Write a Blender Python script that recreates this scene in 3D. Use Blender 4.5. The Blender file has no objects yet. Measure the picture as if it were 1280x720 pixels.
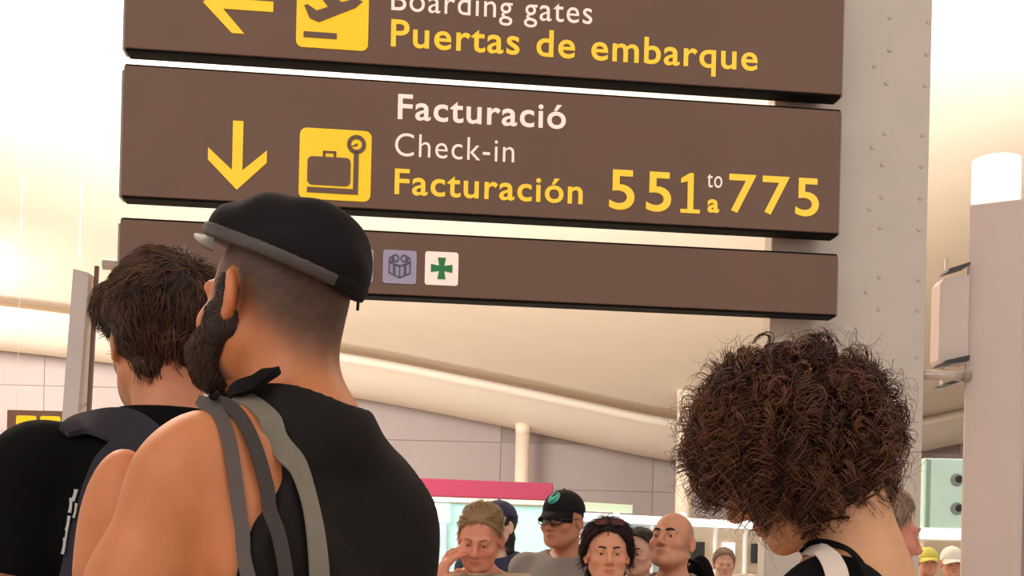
import bpy, math, random
import numpy as np
from mathutils import Matrix, Vector

random.seed(7)
rng = np.random.default_rng(7)
C = bpy.context.scene.collection
SC = bpy.context.scene

# ------------------------------------------------------------------ camera, world, lights, exposure
FPX, CX, HY, ROLL, EYE = 1400.0, 640.0, 688.0, 0.0235, 1.43
cr, sr = math.cos(ROLL), math.sin(ROLL)
cam_d = bpy.data.cameras.new('camera')
cam = bpy.data.objects.new('camera', cam_d)
C.objects.link(cam)
cam_d.sensor_width = 36.0
cam_d.lens = 36.0 * FPX / 1280.0
cam_d.shift_y = (HY - 360.0) / 1280.0
cam_d.clip_start, cam_d.clip_end = 0.05, 300.0
cam.matrix_world = Matrix(((cr, -sr, 0, 0), (0, 0, -1, 0), (sr, cr, 0, EYE), (0, 0, 0, 1)))
SC.camera = cam

w = bpy.data.worlds.new('world')
SC.world = w
w.use_nodes = True
bg = w.node_tree.nodes['Background']
bg.inputs[0].default_value = (1.0, 0.95, 0.89, 1)
bg.inputs[1].default_value = 0.72


def area(name, loc, target, sx, sy, power, col):
    d = bpy.data.lights.new(name, 'AREA')
    d.shape = 'RECTANGLE'
    d.size, d.size_y, d.energy, d.color = sx, sy, power, col
    o = bpy.data.objects.new(name, d)
    C.objects.link(o)
    o.location = loc
    o.rotation_euler = (Vector(target) - Vector(loc)).to_track_quat('-Z', 'Y').to_euler()
    return o


area('hall_uplight_left', (-9, 13, 7.6), (-7, 20, 13), 7, 9, 5500, (1, 0.97, 0.92))
area('hall_uplight_right', (6, 11, 7.4), (6, 17, 13), 7, 6, 950, (1, 0.97, 0.92))
area('wall_fill', (-19, 30, 9.0), (-17, 40, 5.5), 4, 3, 1500, (1, 0.95, 0.88))  # added fill that brightens the far left of the back wall
area('fill_behind', (-3.5, -3.5, 6.5), (0, 3, 1.8), 5, 5, 150, (1, 0.93, 0.84))  # added softbox-like fill behind the camera, aimed at the people
area('fill_right', (6, -2.5, 7), (3, 6, 2.4), 4, 4, 105, (1, 0.93, 0.85))  # added front fill from the right for post, lamp column and sign
SC.view_settings.view_transform = 'Standard'
SC.view_settings.look = 'None'
SC.view_settings.exposure = 0.0
SC.view_settings.gamma = 1.0
SC.view_settings.use_curve_mapping = False


# ------------------------------------------------------------------ helpers
def ray(px, py):
    xc, yc = (px - CX) / FPX, (HY - py) / FPX
    return np.array((xc * cr - yc * sr, 1.0, xc * sr + yc * cr))


def at(px, py, d):
    """Point of the place seen at a pixel, at distance d along +Y."""
    return np.array((0, 0, EYE)) + ray(px, py) * d


def srgb(r, g, b):
    f = lambda c: c / 12.92 if c <= 0.04045 else ((c + 0.055) / 1.055) ** 2.4
    return (f(r / 255), f(g / 255), f(b / 255))


MATS = {}


def mat(name, col, rough=0.6, var=0.06, scale=12.0, bump=0.0, bscale=60.0, metal=0.0, attr=False,
        emit=0.0, sss=0.0, spec=0.5, sheen=0.0, trans=0.0, weave=False, alpha=1.0):
    if name in MATS:
        return MATS[name]
    m = bpy.data.materials.new(name)
    m.use_nodes = True
    nt = m.node_tree
    b = nt.nodes['Principled BSDF']
    N, L = nt.nodes.new, nt.links.new
    tc = N('ShaderNodeTexCoord')
    nz = N('ShaderNodeTexNoise')
    nz.inputs['Scale'].default_value = scale
    nz.inputs['Detail'].default_value = 4
    L(tc.outputs['Object'], nz.inputs['Vector'])
    mr = N('ShaderNodeMapRange')
    mr.inputs['From Min'].default_value, mr.inputs['From Max'].default_value = 0.3, 0.7
    mr.inputs['To Min'].default_value, mr.inputs['To Max'].default_value = 1 - var, 1 + var
    L(nz.outputs['Fac'], mr.inputs['Value'])
    mx = N('ShaderNodeMix')
    mx.data_type = 'RGBA'
    mx.blend_type = 'MULTIPLY'
    mx.inputs['Factor'].default_value = 1.0
    if attr:
        at_ = N('ShaderNodeAttribute')
        at_.attribute_name = 'Col'
        L(at_.outputs['Color'], mx.inputs['A'])
    else:
        mx.inputs['A'].default_value = (*col, 1)
    L(mr.outputs['Result'], mx.inputs['B'])
    L(mx.outputs['Result'], b.inputs['Base Color'])
    b.inputs['Roughness'].default_value = rough
    b.inputs['Metallic'].default_value = metal
    b.inputs['Specular IOR Level'].default_value = spec
    if sss:
        b.inputs['Subsurface Weight'].default_value = sss
        b.inputs['Subsurface Radius'].default_value = (0.012, 0.005, 0.003)
        b.inputs['Subsurface Scale'].default_value = 1.0
    if sheen:
        b.inputs['Sheen Weight'].default_value = sheen
    if trans:
        b.inputs['Transmission Weight'].default_value = trans
        b.inputs['IOR'].default_value = 1.3
    if emit:
        L(mx.outputs['Result'], b.inputs['Emission Color'])
        b.inputs['Emission Strength'].default_value = emit
    if bump:
        n2 = N('ShaderNodeTexNoise')
        n2.inputs['Scale'].default_value = bscale
        n2.inputs['Detail'].default_value = 5
        L(tc.outputs['Object'], n2.inputs['Vector'])
        bp = N('ShaderNodeBump')
        bp.inputs['Strength'].default_value = bump
        bp.inputs['Distance'].default_value = 0.004
        L(n2.outputs['Fac'], bp.inputs['Height'])
        L(bp.outputs['Normal'], b.inputs['Normal'])
    MATS[name] = m
    return m


def tag(o, label=None, cat=None, group=None, kind=None):
    if label: o['label'] = label
    if cat: o['category'] = cat
    if group: o['group'] = group
    if kind: o['kind'] = kind
    return o


def empty(name, loc, rz=0.0):
    o = bpy.data.objects.new(name, None)
    C.objects.link(o)
    o.empty_display_size = 0.1
    o.location = loc
    o.rotation_euler = (0, 0, rz)
    return o


def make_mesh(name, V, F, m, parent=None, smooth=True, cols=None, T=None):
    """One mesh object from numpy arrays: quads (n,4) and/or triangles T (n,3)."""
    V = np.asarray(V, dtype=np.float32)
    F = np.asarray(F, dtype=np.int32) if F is not None and len(F) else np.zeros((0, 4), np.int32)
    T = np.asarray(T, dtype=np.int32) if T is not None and len(T) else np.zeros((0, 3), np.int32)
    me = bpy.data.meshes.new(name)
    me.vertices.add(len(V))
    me.vertices.foreach_set('co', V.ravel())
    me.loops.add(F.size + T.size)
    me.loops.foreach_set('vertex_index', np.concatenate((F.ravel(), T.ravel())))
    me.polygons.add(len(F) + len(T))
    st = np.concatenate((np.arange(len(F)) * 4, F.size + np.arange(len(T)) * 3)).astype(np.int32)
    me.polygons.foreach_set('loop_start', st)
    me.update(calc_edges=True)
    me.validate()
    me.polygons.foreach_set('use_smooth', np.full(len(me.polygons), smooth))
    if cols is not None:
        ca = me.color_attributes.new('Col', 'FLOAT_COLOR', 'POINT')
        c4 = np.ones((len(V), 4), np.float32)
        c4[:, :3] = cols
        ca.data.foreach_set('color', c4.ravel())
    me.materials.append(m)
    o = bpy.data.objects.new(name, me)
    C.objects.link(o)
    if parent: o.parent = parent
    return o


class MB:
    """Collects simple solids into one mesh."""

    def __init__(s):
        s.v, s.f = [], []

    def add(s, vs, fs):
        n = len(s.v)
        s.v += [tuple(map(float, v)) for v in vs]
        s.f += [tuple(i + n for i in f) for f in fs]
        return s

    def box(s, lo, hi, bev=0.0):
        x0, y0, z0 = lo
        x1, y1, z1 = hi
        if bev <= 0:
            s.add([(x0, y0, z0), (x1, y0, z0), (x1, y1, z0), (x0, y1, z0), (x0, y0, z1), (x1, y0, z1), (x1, y1, z1), (x0, y1, z1)],
                  [(0, 3, 2, 1), (4, 5, 6, 7), (0, 1, 5, 4), (1, 2, 6, 5), (2, 3, 7, 6), (3, 0, 4, 7)])
        else:
            b = bev   # bevelled along Y: chamfered front outline
            ring = lambda y, i: [(x0 + i, y, z0 + i), (x1 - i, y, z0 + i), (x1 - i, y, z1 - i), (x0 + i, y, z1 - i)]
            vs = ring(y0, b) + ring(y0 + b, 0) + ring(y1 - b, 0) + ring(y1, b)
            fs = [(0, 1, 2, 3), (15, 14, 13, 12)]
            for r in range(3):
                for k in range(4):
                    a, c = r * 4 + k, r * 4 + (k + 1) % 4
                    fs.append((a, a + 4, c + 4, c))
            s.add(vs, fs)
        return s

    def tube(s, p, q, r0, r1=None, n=16, caps=True):
        r1 = r0 if r1 is None else r1
        p, q = np.array(p, float), np.array(q, float)
        d = (q - p) / np.linalg.norm(q - p)
        a = np.cross(d, (0, 0, 1) if abs(d[2]) < 0.9 else (1, 0, 0))
        a /= np.linalg.norm(a)
        b = np.cross(d, a)
        vs = []
        for c, r in ((p, r0), (q, r1)):
            for k in range(n):
                t = 2 * math.pi * k / n
                vs.append(c + (a * math.cos(t) + b * math.sin(t)) * r)
        fs = [(k, (k + 1) % n, n + (k + 1) % n, n + k) for k in range(n)]
        if caps:
            fs += [tuple(range(n - 1, -1, -1)), tuple(range(n, 2 * n))]
        return s.add(vs, fs)

    def prism(s, pts, y0, y1):
        """Outline pts (x,z) extruded from y0 (front) to y1."""
        n = len(pts)
        vs = [(x, y0, z) for x, z in pts] + [(x, y1, z) for x, z in pts]
        fs = [tuple(range(n)), tuple(range(2 * n - 1, n - 1, -1))]
        fs += [(k, n + k, n + (k + 1) % n, (k + 1) % n) for k in range(n)]
        return s.add(vs, fs)

    def build(s, name, m, parent=None, smooth=False, loc=None):
        me = bpy.data.meshes.new(name)
        me.from_pydata(s.v, [], s.f)
        me.validate()
        if smooth:
            me.polygons.foreach_set('use_smooth', np.full(len(me.polygons), True))
        me.materials.append(m)
        o = bpy.data.objects.new(name, me)
        C.objects.link(o)
        if parent: o.parent = parent
        if loc is not None: o.location = loc
        return o


def rrect(x0, x1, z0, z1, r, n=5):
    pts = []
    for cx, cz, a0 in ((x1 - r, z0 + r, -90), (x1 - r, z1 - r, 0), (x0 + r, z1 - r, 90), (x0 + r, z0 + r, 180)):
        for k in range(n + 1):
            a = math.radians(a0 + 90 * k / n)
            pts.append((cx + r * math.cos(a), cz + r * math.sin(a)))
    return pts


def disc(cx, cz, r, n=28):
    return [(cx + r * math.cos(2 * math.pi * k / n), cz + r * math.sin(2 * math.pi * k / n)) for k in range(n)]


def ringprism(mb, cx, cz, r0, r1, y0, y1, n=28):
    for k in range(n):
        a, b = 2 * math.pi * k / n, 2 * math.pi * (k + 1) / n
        mb.prism([(cx + r0 * math.cos(a), cz + r0 * math.sin(a)), (cx + r1 * math.cos(a), cz + r1 * math.sin(a)),
                  (cx + r1 * math.cos(b), cz + r1 * math.sin(b)), (cx + r0 * math.cos(b), cz + r0 * math.sin(b))], y0, y1)


# ------------------------------------------------------------------ the setting: floor, roof, back wall
M_floor = mat('floor_terrazzo', srgb(196, 182, 166), 0.35, 0.06, 30)
M_ceil = mat('ceiling_plaster', srgb(238, 224, 207), 0.9, 0.02, 0.6)
M_groove = mat('ceiling_groove', srgb(200, 174, 148), 0.9, 0.03, 2)
M_wall = mat('wall_paint', srgb(150, 135, 130), 0.8, 0.02, 0.8)
M_panel = mat('wall_panel_metal', srgb(164, 149, 145), 0.6, 0.025, 1.2)
M_cream = mat('column_cream', srgb(236, 214, 192), 0.6, 0.02, 2)

tag(MB().box((-34, -6, -0.2), (34, 41, 0)).build('floor', M_floor), kind='structure')

ZX = np.array([-40, -16.7, -11, -5, 0.3, 5.6, 9, 12, 16, 30, 40.])
ZZ = np.array([9.6, 8.03, 7.42, 6.69, 5.75, 4.72, 4.45, 4.75, 5.8, 8.0, 9.])


def ceil_z(x, y):
    x, y = np.asarray(x, float), np.asarray(y, float)
    z = sum(np.interp(x + d, ZX, ZZ) for d in np.linspace(-2, 2, 9)) / 9
    s = 40 - y
    rise = 0.2 * s - 0.0018 * np.maximum(s - 8, 0) ** 2
    roll = 0.42 * np.sin(np.clip(s / 3.6, 0, 1) * math.pi)
    swell = 0.35 * np.sin(x * 0.21 + y * 0.16) * np.clip((s - 6) / 12, 0, 1)
    return z + rise - roll + swell


def ceil_sheet(name, y0, y1, ny, m, lift=0.0, th=0.25):
    xs, ys = np.linspace(-34, 34, 90), np.linspace(y0, y1, ny)
    X, Y = np.meshgrid(xs, ys, indexing='ij')
    Z = ceil_z(X, Y) + lift
    n = X.size
    V = np.concatenate((np.stack((X, Y, Z), -1).reshape(-1, 3), np.stack((X, Y, Z + th), -1).reshape(-1, 3)))
    idx = np.arange(n).reshape(X.shape)
    q = np.stack((idx[:-1, :-1], idx[:-1, 1:], idx[1:, 1:], idx[1:, :-1]), -1).reshape(-1, 4)
    F = [q, q[:, ::-1] + n]
    for e in (idx[0], idx[-1][::-1], idx[:, 0][::-1], idx[:, -1]):
        F.append(np.stack((e[:-1], e[:-1] + n, e[1:] + n, e[1:]), -1))
    return tag(make_mesh(name, V, np.concatenate(F), m), kind='structure')


ceil_sheet('ceiling', 1.0, 35.3, 60, M_ceil)
ceil_sheet('trim_1', 35.25, 36.35, 3, M_groove, 0.22)
ceil_sheet('ceiling.001', 36.3, 40.2, 24, M_ceil)

wall = tag(MB().box((-34, 40, 0), (34, 40.3, 10)).build('wall_back', M_wall), kind='structure')
pm = MB().box((0, -0.03, 0), (5.433, 0, 1.623), 0.01)
first = None
for i in range(-6, 6):
    for j in range(6):
        loc = (-0.47 + 5.45 * i, 40.0, 0.36 + 1.64 * j)
        if loc[2] + 0.3 > float(ceil_z(min(max(loc[0] + 2.7, -33), 33), 39.9)):
            continue
        if first is None:
            o = first = pm.build('panel', M_panel, wall)
        else:
            o = first.copy()
            C.objects.link(o)
            o.parent = wall
        o.location = loc


def column(px, d, r, label, name='round_column'):
    x = float(at(px, 560, d)[0])
    zt = float(ceil_z(x, d))
    e = empty(name, (x, d, 0))
    tag(e, label, 'column', 'round columns under the roof')
    MB().tube((0, 0, 0), (0, 0, zt - 0.3), r, n=28).build('shaft', M_cream, e, True)
    MB().tube((0, 0, zt - 0.34), (0, 0, zt + 0.1), r, r * 1.12, n=28).build('capital', M_cream, e, True)
    return e


column(653, 38.2, 0.24, 'slender cream round column rising behind the pink fascia')
column(856, 33.2, 0.25, 'cream round column left of the curly hair, meeting the ceiling')

# ------------------------------------------------------------------ shop fronts far behind
M_pink = mat('fascia_pink', srgb(146, 40, 72), 0.4, 0.02, 2)
M_trim = mat('fascia_trim', srgb(232, 214, 200), 0.5, 0.02, 2)
M_white = mat('white_paint', (0.85, 0.84, 0.82), 0.5, 0.02, 2)
M_litw = mat('lit_white', (1, 0.98, 0.95), 0.5, 0.01, 2, emit=0.9)
M_cyan = mat('lit_cyan_screen', srgb(176, 226, 224), 0.3, 0.03, 3, emit=0.1)
M_litg = mat('lit_green_sign', srgb(196, 214, 186), 0.5, 0.03, 3, emit=0.25)
M_blueg = mat('blue_glass', srgb(168, 190, 204), 0.15, 0.08, 3)
M_beige = mat('beige_panel', srgb(206, 190, 166), 0.6, 0.06, 4)
M_dark = mat('dark_metal', srgb(40, 38, 38), 0.4, 0.05, 8)

a, b = at(535, 598, 24.0), at(692, 604, 24.7)
sh = empty('shop_front', (a[0], a[1], 0), math.atan2(b[1] - a[1], b[0] - a[0]))
tag(sh, 'shop front with a pink fascia over pale turquoise lit glass', 'shop')
Lw = 2.8
MB().box((-4.0, 0, 2.55), (Lw, 0.5, 2.93), 0.02).build('fascia', M_pink, sh)
MB().box((-4.0, 0.03, 2.44), (Lw, 0.5, 2.548), 0.01).build('fascia_trim', M_trim, sh)
for k in range(5):
    x0 = -4.0 + k * 1.37
    MB().box((x0 + 0.03, 0.2, 0.3), (x0 + 1.34, 0.24, 2.43), 0.01).build('glass_panel', M_cyan, sh)
    MB().box((x0 - 0.03, 0.14, 0), (x0 + 0.03, 0.3, 2.44), 0.008).build('mullion', M_white, sh)
MB().box((-4.0, 0.1, 0), (Lw, 0.5, 0.29), 0.01).build('plinth', M_trim, sh)
MB().box((0.18, 0.02, 2.0), (0.5, 0.12, 2.4), 0.01).build('lamp_box', M_litw, sh)
MB().box((0.28, 0.04, 0.3), (0.44, 0.12, 1.98), 0.01).build('side_panel', M_blueg, sh)

a, b = at(734, 641, 25.0), at(900, 650, 27.7)
hall = empty('counter_row', (a[0], a[1], 0), math.atan2(b[1] - a[1], b[0] - a[0]))
tag(hall, 'row of counters under a bright white light band, right of pink fascia', 'counter')
MB().box((-0.12, 0, 2.12), (10.0, 0.3, 2.31), 0.01).build('light_band', M_litw, hall)
MB().box((0.0, 0.1, 2.36), (1.5, 0.3, 2.55), 0.01).build('green_sign', M_litg, hall)
for k in range(9):
    x0 = -0.1 + 1.12 * k
    MB().box((x0, 0.12, 0), (x0 + 0.09, 0.26, 2.45 if k % 2 else 2.1), 0.01).build('post', M_white, hall)
    MB().box((x0 + 0.12, 0.2, 1.0), (x0 + 1.17, 0.24, 2.1), 0.01).build('back_panel', M_blueg if k < 3 else M_beige, hall)
    MB().box((x0 + 0.12, 0.0, 0), (x0 + 1.17, 0.5, 0.98), 0.01).build('counter_front', M_trim, hall)
    if k in (3, 4, 5, 6):
        MB().box((x0 + 0.3, 0.12, 1.25), (x0 + 0.75, 0.18, 1.75), 0.01).build('screen', M_litw if k % 2 == 0 else M_dark, hall)

# mint panel with two round black spots, right of the big steel post
p = at(1156, 660, 9.0)
tot = empty('lit_totem', (p[0], 9.0, 0))
tag(tot, 'pale mint lit panel with two round black loudspeakers, right of steel post', 'panel')
M_mint = mat('mint_panel', srgb(192, 220, 206), 0.35, 0.04, 3, emit=0.28)
M_mint2 = mat('mint_edge', srgb(158, 190, 176), 0.4, 0.04, 3)
zz = lambda row: float(at(1180, row, 9.0)[2])
MB().box((-0.01, 0, zz(661)), (0.62, 0.12, zz(573)), 0.008).build('panel_face', M_mint, tot)
MB().box((0.0, -0.012, zz(660)), (0.035, 0, zz(575)), 0.002).build('panel_edge', M_mint2, tot)
MB().box((-0.03, -0.02, zz(674)), (0.64, 0.14, zz(661.5)), 0.006).build('lower_rail', M_litw, tot)
MB().box((0.0, 0.0, 0), (0.6, 0.14, zz(674.5)), 0.008).build('base_cabinet', M_beige, tot)
M_halo = mat('grey_ring', srgb(150, 160, 158), 0.4, 0.04, 8)
for row in (600, 636):
    q = at(1196, row, 9.0)
    cx, cz = q[0] - p[0], q[2]
    sp = MB().tube((cx, 0.0, cz), (cx, -0.03, cz), 0.052, 0.045, n=24).build('loudspeaker', M_halo, tot)
    MB().tube((cx + 0.006, -0.028, cz + 0.004), (cx + 0.006, -0.042, cz + 0.004), 0.03, 0.026, n=20).build('cone', M_dark, sp)

# lamp column at the right edge
M_lilac = mat('lilac_metal', srgb(208, 190, 184), 0.5, 0.02, 3)
p = at(1212, 470, 6.0)
lc = empty('lamp_column', (p[0] + 0.16, 6.1, 0), math.radians(-28))
tag(lc, 'lilac grey square column with glowing white top at right edge', 'column')
zt = float(at(1220, 255, 6.0)[2])
MB().box((-0.12, -0.16, 0), (0.16, 0.16, zt), 0.008).build('shaft', M_lilac, lc)
MB().tube((0.0, 0, zt + 0.003), (0.0, 0, zt + 0.27), 0.125, n=28).build('lamp_head', M_litw, lc, True)

p0, p1 = at(1171, 455, 6.0), at(1211, 345, 6.0)
du = empty('display_unit', (p0[0], 5.98, p0[2]))
tag(du, 'lilac grey display housing with dark brackets beside the lamp column', 'display')
W_, H_ = p1[0] - p0[0] - 0.004, p1[2] - p0[2]
MB().prism([(0.0, 0.02), (0.012, 0), (W_, 0.0), (W_, H_), (0.02, H_ - 0.02), (0.0, H_ - 0.05)], 0, 0.12).build('housing', M_lilac, du)
loc = lambda px, py: (at(px, py, 6.0)[0] - p0[0], at(px, py, 6.0)[2] - p0[2])
MB().prism([loc(1181, 342), loc(1208, 334), loc(1209, 330), loc(1182, 338.5)], -0.03, 0.1).build('top_bracket', M_dark, du)
MB().prism([loc(1182.5, 338), loc(1186, 338), loc(1186, 322), loc(1182.5, 322)], 0.02, 0.05).build('hook', M_lilac, du)
MB().prism([loc(1173, 458), loc(1206, 453), loc(1207, 446), loc(1178, 452.5)], -0.04, 0.1).build('lower_bracket', M_dark, du)
MB().prism([loc(1172, 483), loc(1187, 482), loc(1207, 474.5), loc(1190, 475.5)], -0.04, 0.1).build('foot_bracket', M_dark, du)
MB().prism([loc(1177, 482), loc(1180, 482), loc(1180, 456), loc(1177, 456)], 0.02, 0.05).build('stem', M_lilac, du)

# small sign hanging far away at the left
M_brown = mat('sign_brown', srgb(118, 90, 77), 0.5, 0.03, 3, spec=0.25)
M_yel = mat('sign_yellow', srgb(252, 205, 10), 0.35, 0.02, 6, emit=0.22)
M_black = mat('sign_edge_black', srgb(9, 6, 6), 0.7, 0.03, 6, spec=0.1)
p0, p1 = at(8, 549, 14.0), at(103, 514, 14.0)
fs = empty('hanging_sign', (p0[0], 14.0, p0[2]))
tag(fs, 'small far brown sign with yellow plane pictogram, behind left man', 'sign')
W_, H_ = p1[0] - p0[0], 0.37
MB().box((0, 0, 0), (W_, 0.1, H_), 0.005).build('board', M_brown, fs)
t0 = at(50, 545, 14.0) - p0
MB().prism(rrect(t0[0], t0[0] + 0.25, 0.05, 0.3, 0.025), -0.008, 0).build('pictogram_tile', M_yel, fs)
cx, cz = t0[0] + 0.125, 0.175
MB().prism([(cx - 0.09, cz - 0.03), (cx + 0.07, cz + 0.035), (cx + 0.09, cz + 0.06), (cx + 0.05, cz + 0.06), (cx - 0.05, cz + 0.02), (cx - 0.09, cz + 0.03)],
           -0.014, -0.008).build('plane_symbol', M_brown, fs)
MB().prism(rrect(t0[0] - 0.3, t0[0] - 0.05, 0.05, 0.3, 0.025), -0.008, 0).build('pictogram_tile', M_yel, fs)
MB().box((W_ + 0.02, 0.02, 0.2), (W_ + 0.45, 0.1, 0.34), 0.004).build('light_box', M_trim, fs)
for x in (0.1, W_ - 0.1):
    zt = float(ceil_z(p0[0] + x, 14.05)) - p0[2]
    MB().tube((x, 0.05, H_), (x, 0.05, zt), 0.003, n=8).build('hanger_rod', M_white, fs)

# ------------------------------------------------------------------ the large direction sign and its posts
M_post = mat('post_steel', srgb(200, 185, 174), 0.42, 0.035, 4, bump=0.05, bscale=9)
M_bolt = mat('bolt_steel', srgb(200, 184, 173), 0.4, 0.03, 8)
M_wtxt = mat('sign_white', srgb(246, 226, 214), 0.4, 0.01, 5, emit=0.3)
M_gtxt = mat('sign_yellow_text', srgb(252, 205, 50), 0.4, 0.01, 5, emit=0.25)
M_lil = mat('sign_lilac', srgb(172, 160, 186), 0.4, 0.02, 5)
M_lil2 = mat('sign_lilac_dark', srgb(92, 84, 110), 0.4, 0.02, 5)
M_grn = mat('sign_green', srgb(22, 128, 66), 0.4, 0.02, 5)
M_edge = mat('sign_end_cap', srgb(150, 136, 126), 0.35, 0.03, 6)

P0 = np.array((-1.740, 4.88, 0.0))
P1 = np.array((1.482, 5.20, 0.0))
SD = (P1 - P0) / np.linalg.norm(P1 - P0)
SN = np.array((SD[1], -SD[0], 0.0))
SL = float(np.linalg.norm(P1 - P0))
SRZ = math.atan2(SD[1], SD[0])


def on_sign(px, py):
    """(u, z) on the sign face plane for a pixel."""
    r = ray(px, py)
    o = np.array((0, 0, EYE))
    t = np.dot(P0 - o, SN) / np.dot(r, SN)
    q = o + r * t
    return float(np.dot(q - P0, SD)), float(q[2])


TH = 0.095


def board(name, z0, z1, label, u0=0.0):
    o = empty(name, (P0[0], P0[1], z0), SRZ)
    tag(o, label, 'sign', 'boards of the direction sign')
    h = z1 - z0
    MB().box((u0, 0, 0.004), (SL, TH - 0.01, h - 0.004), 0.003).build('face_panel', M_brown, o)
    MB().box((u0 + 0.004, 0.008, -0.006), (SL - 0.004, TH, 0.0035), 0.0).build('bottom_edge', M_black, o)
    MB().box((u0 + 0.004, 0.006, h - 0.0035), (SL - 0.004, TH, h + 0.004), 0.0).build('top_edge', M_black, o)
    MB().box((u0 - 0.012, 0.012, 0.0), (u0 - 0.0005, TH, h - 0.02), 0.002).build('end_cap', M_edge, o)
    MB().box((SL + 0.0005, 0.012, 0.0), (SL + 0.008, TH, h - 0.02), 0.002).build('end_cap', M_edge, o)
    for u in (3.06, 3.16):
        MB().box((u - 0.03, TH - 0.01, 0.03), (u + 0.03, 0.188, h - 0.03), 0.004).build('mounting_bracket', M_edge, o)
    return o


def text_part(txt, parent, zbase, m, left, right, cap, bold=0.0, name='letter', ref='F', dep=0.004, spacing=1.09):
    """Lettering fitted so that its baseline runs between two pixels on the sign face and its capitals have height `cap` in metres."""
    cu = bpy.data.curves.new('lettering', 'FONT')
    cu.body = txt
    cu.size = 1.0
    cu.offset = bold
    cu.space_character = spacing
    cu.resolution_u = 5
    tmp = bpy.data.objects.new('lettering', cu)
    me = bpy.data.meshes.new_from_object(tmp)
    cu.body = ref
    rf = bpy.data.meshes.new_from_object(tmp)
    rz = np.array([v.co.y for v in rf.vertices])
    bpy.data.meshes.remove(rf)
    bpy.data.objects.remove(tmp)
    bpy.data.curves.remove(cu)
    n = len(me.vertices)
    co = np.zeros(n * 3, np.float32)
    me.vertices.foreach_get('co', co)
    co = co.reshape(-1, 3)
    uL, zL = on_sign(*left)
    uR, zR = on_sign(*right)
    x0, x1 = co[:, 0].min(), co[:, 0].max()
    sx = (uR - uL) / (x1 - x0)
    sz = cap / (rz.max() - rz.min())
    X = uL + (co[:, 0] - x0) * sx
    Z = (zL + zR) / 2 - zbase + (co[:, 1] - rz.min()) * sz
    tris = []
    for p in me.polygons:
        v = list(p.vertices)
        for k in range(1, len(v) - 1):
            tris.append((v[0], v[k], v[k + 1]))
    bpy.data.meshes.remove(me)
    tris = np.array(tris)
    # one object per glyph: connected outlines, with dots and accents joined to the letter under them
    par = np.arange(n)
    while True:
        mn = np.minimum.reduce([par[tris[:, 0]], par[tris[:, 1]], par[tris[:, 2]]])
        old = par.copy()
        for c_ in range(3): np.minimum.at(par, tris[:, c_], mn)
        par = par[par]
        if (par == old).all(): break
    boxes = sorted([(X[par == r_].min(), X[par == r_].max(), [r_]) for r_ in np.unique(par[tris[:, 0]])])
    glyphs = []
    for a_, b_, r_ in boxes:
        if glyphs and min(b_, glyphs[-1][1]) - max(a_, glyphs[-1][0]) > 0.5 * min(b_ - a_, glyphs[-1][1] - glyphs[-1][0]):
            glyphs[-1] = (min(a_, glyphs[-1][0]), max(b_, glyphs[-1][1]), glyphs[-1][2] + r_)
        else:
            glyphs.append((a_, b_, r_))
    for _, _, rs in glyphs:
        sel = tris[np.isin(par[tris[:, 0]], rs)]
        ids, inv_ = np.unique(sel, return_inverse=True)
        glyph_mesh(name, X[ids], Z[ids], inv_.reshape(-1, 3), dep, m, parent)


def glyph_mesh(name, X, Z, tris, dep, m, parent):
    n = len(X)
    V = np.concatenate((np.stack((X, np.full(n, -dep), Z), -1), np.stack((X, np.full(n, 0.0005), Z), -1)))
    # side walls along boundary edges
    e = np.concatenate((tris[:, [0, 1]], tris[:, [1, 2]], tris[:, [2, 0]]))
    es = np.sort(e, 1)
    key = es[:, 0].astype(np.int64) * n + es[:, 1]
    uq, inv, cnt = np.unique(key, return_inverse=True, return_counts=True)
    be = e[cnt[inv] == 1]
    Q = np.stack((be[:, 1], be[:, 0], be[:, 0] + n, be[:, 1] + n), -1)
    return make_mesh(name, V, Q, m, parent, smooth=False, T=tris)


def poly_part(name, pix, parent, zbase, m, y0=-0.005, y1=0.0):
    pts = []
    for px, py in pix:
        u, z = on_sign(px, py)
        pts.append((u, z - zbase))
    return MB().prism(pts, y0, y1).build(name, m, parent)


# --- top board
ZU = 3.578
top = board('direction_sign', ZU, ZU + 0.576, 'top brown sign board reading Puertas de embarque')
text_part('Puertas de embarque', top, ZU, M_gtxt, (488.4, 59.5), (946.5, 87.7), 0.121, 0.013, ref='P')
text_part('Boarding gates', top, ZU, M_wtxt, (489, 14), (740, 29), 0.103, 0.0, ref='B')
c = on_sign(416, 17)
c = (c[0], c[1] - ZU)
hs = 0.158
tile = MB().prism(rrect(c[0] - hs, c[0] + hs, c[1] - hs, c[1] + hs, 0.028), -0.005, 0).build('pictogram_tile', M_yel, top)
MB().box((c[0] - 0.125, -0.009, c[1] - 0.115), (c[0] + 0.02, -0.005, c[1] - 0.09)).build('runway_line', M_brown, tile)
MB().prism([(c[0] + dx, c[1] + dz) for dx, dz in ((-0.1, -0.03), (-0.06, -0.045), (0.1, 0.03), (0.13, 0.06), (0.1, 0.07), (0.04, 0.05),
                                                  (-0.05, 0.1), (-0.08, 0.095), (-0.02, 0.025), (-0.07, 0.005), (-0.11, 0.03), (-0.125, 0.025))],
           -0.009, -0.005).build('plane_symbol', M_brown, tile)


def arrow(parent, cu, cz, ang):
    """Direction arrow: shaft with a pointed head of two square-cut arms, tip at local (0, -0.15)."""
    pts = [(-0.0225, 0.155), (0.0225, 0.155), (0.0225, -0.062), (0.127, 0.032), (0.127, -0.022), (0.0, -0.148), (-0.127, -0.022), (-0.127, 0.032), (-0.0225, -0.062)]
    ca, sa = math.cos(ang), math.sin(ang)
    MB().prism([(cu + x * ca - z * sa, cz + x * sa + z * ca) for x, z in pts], -0.005, 0).build('arrow', M_yel, parent)


u, z = on_sign(297, 6)
arrow(top, u, z - ZU, math.radians(-90))

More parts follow.
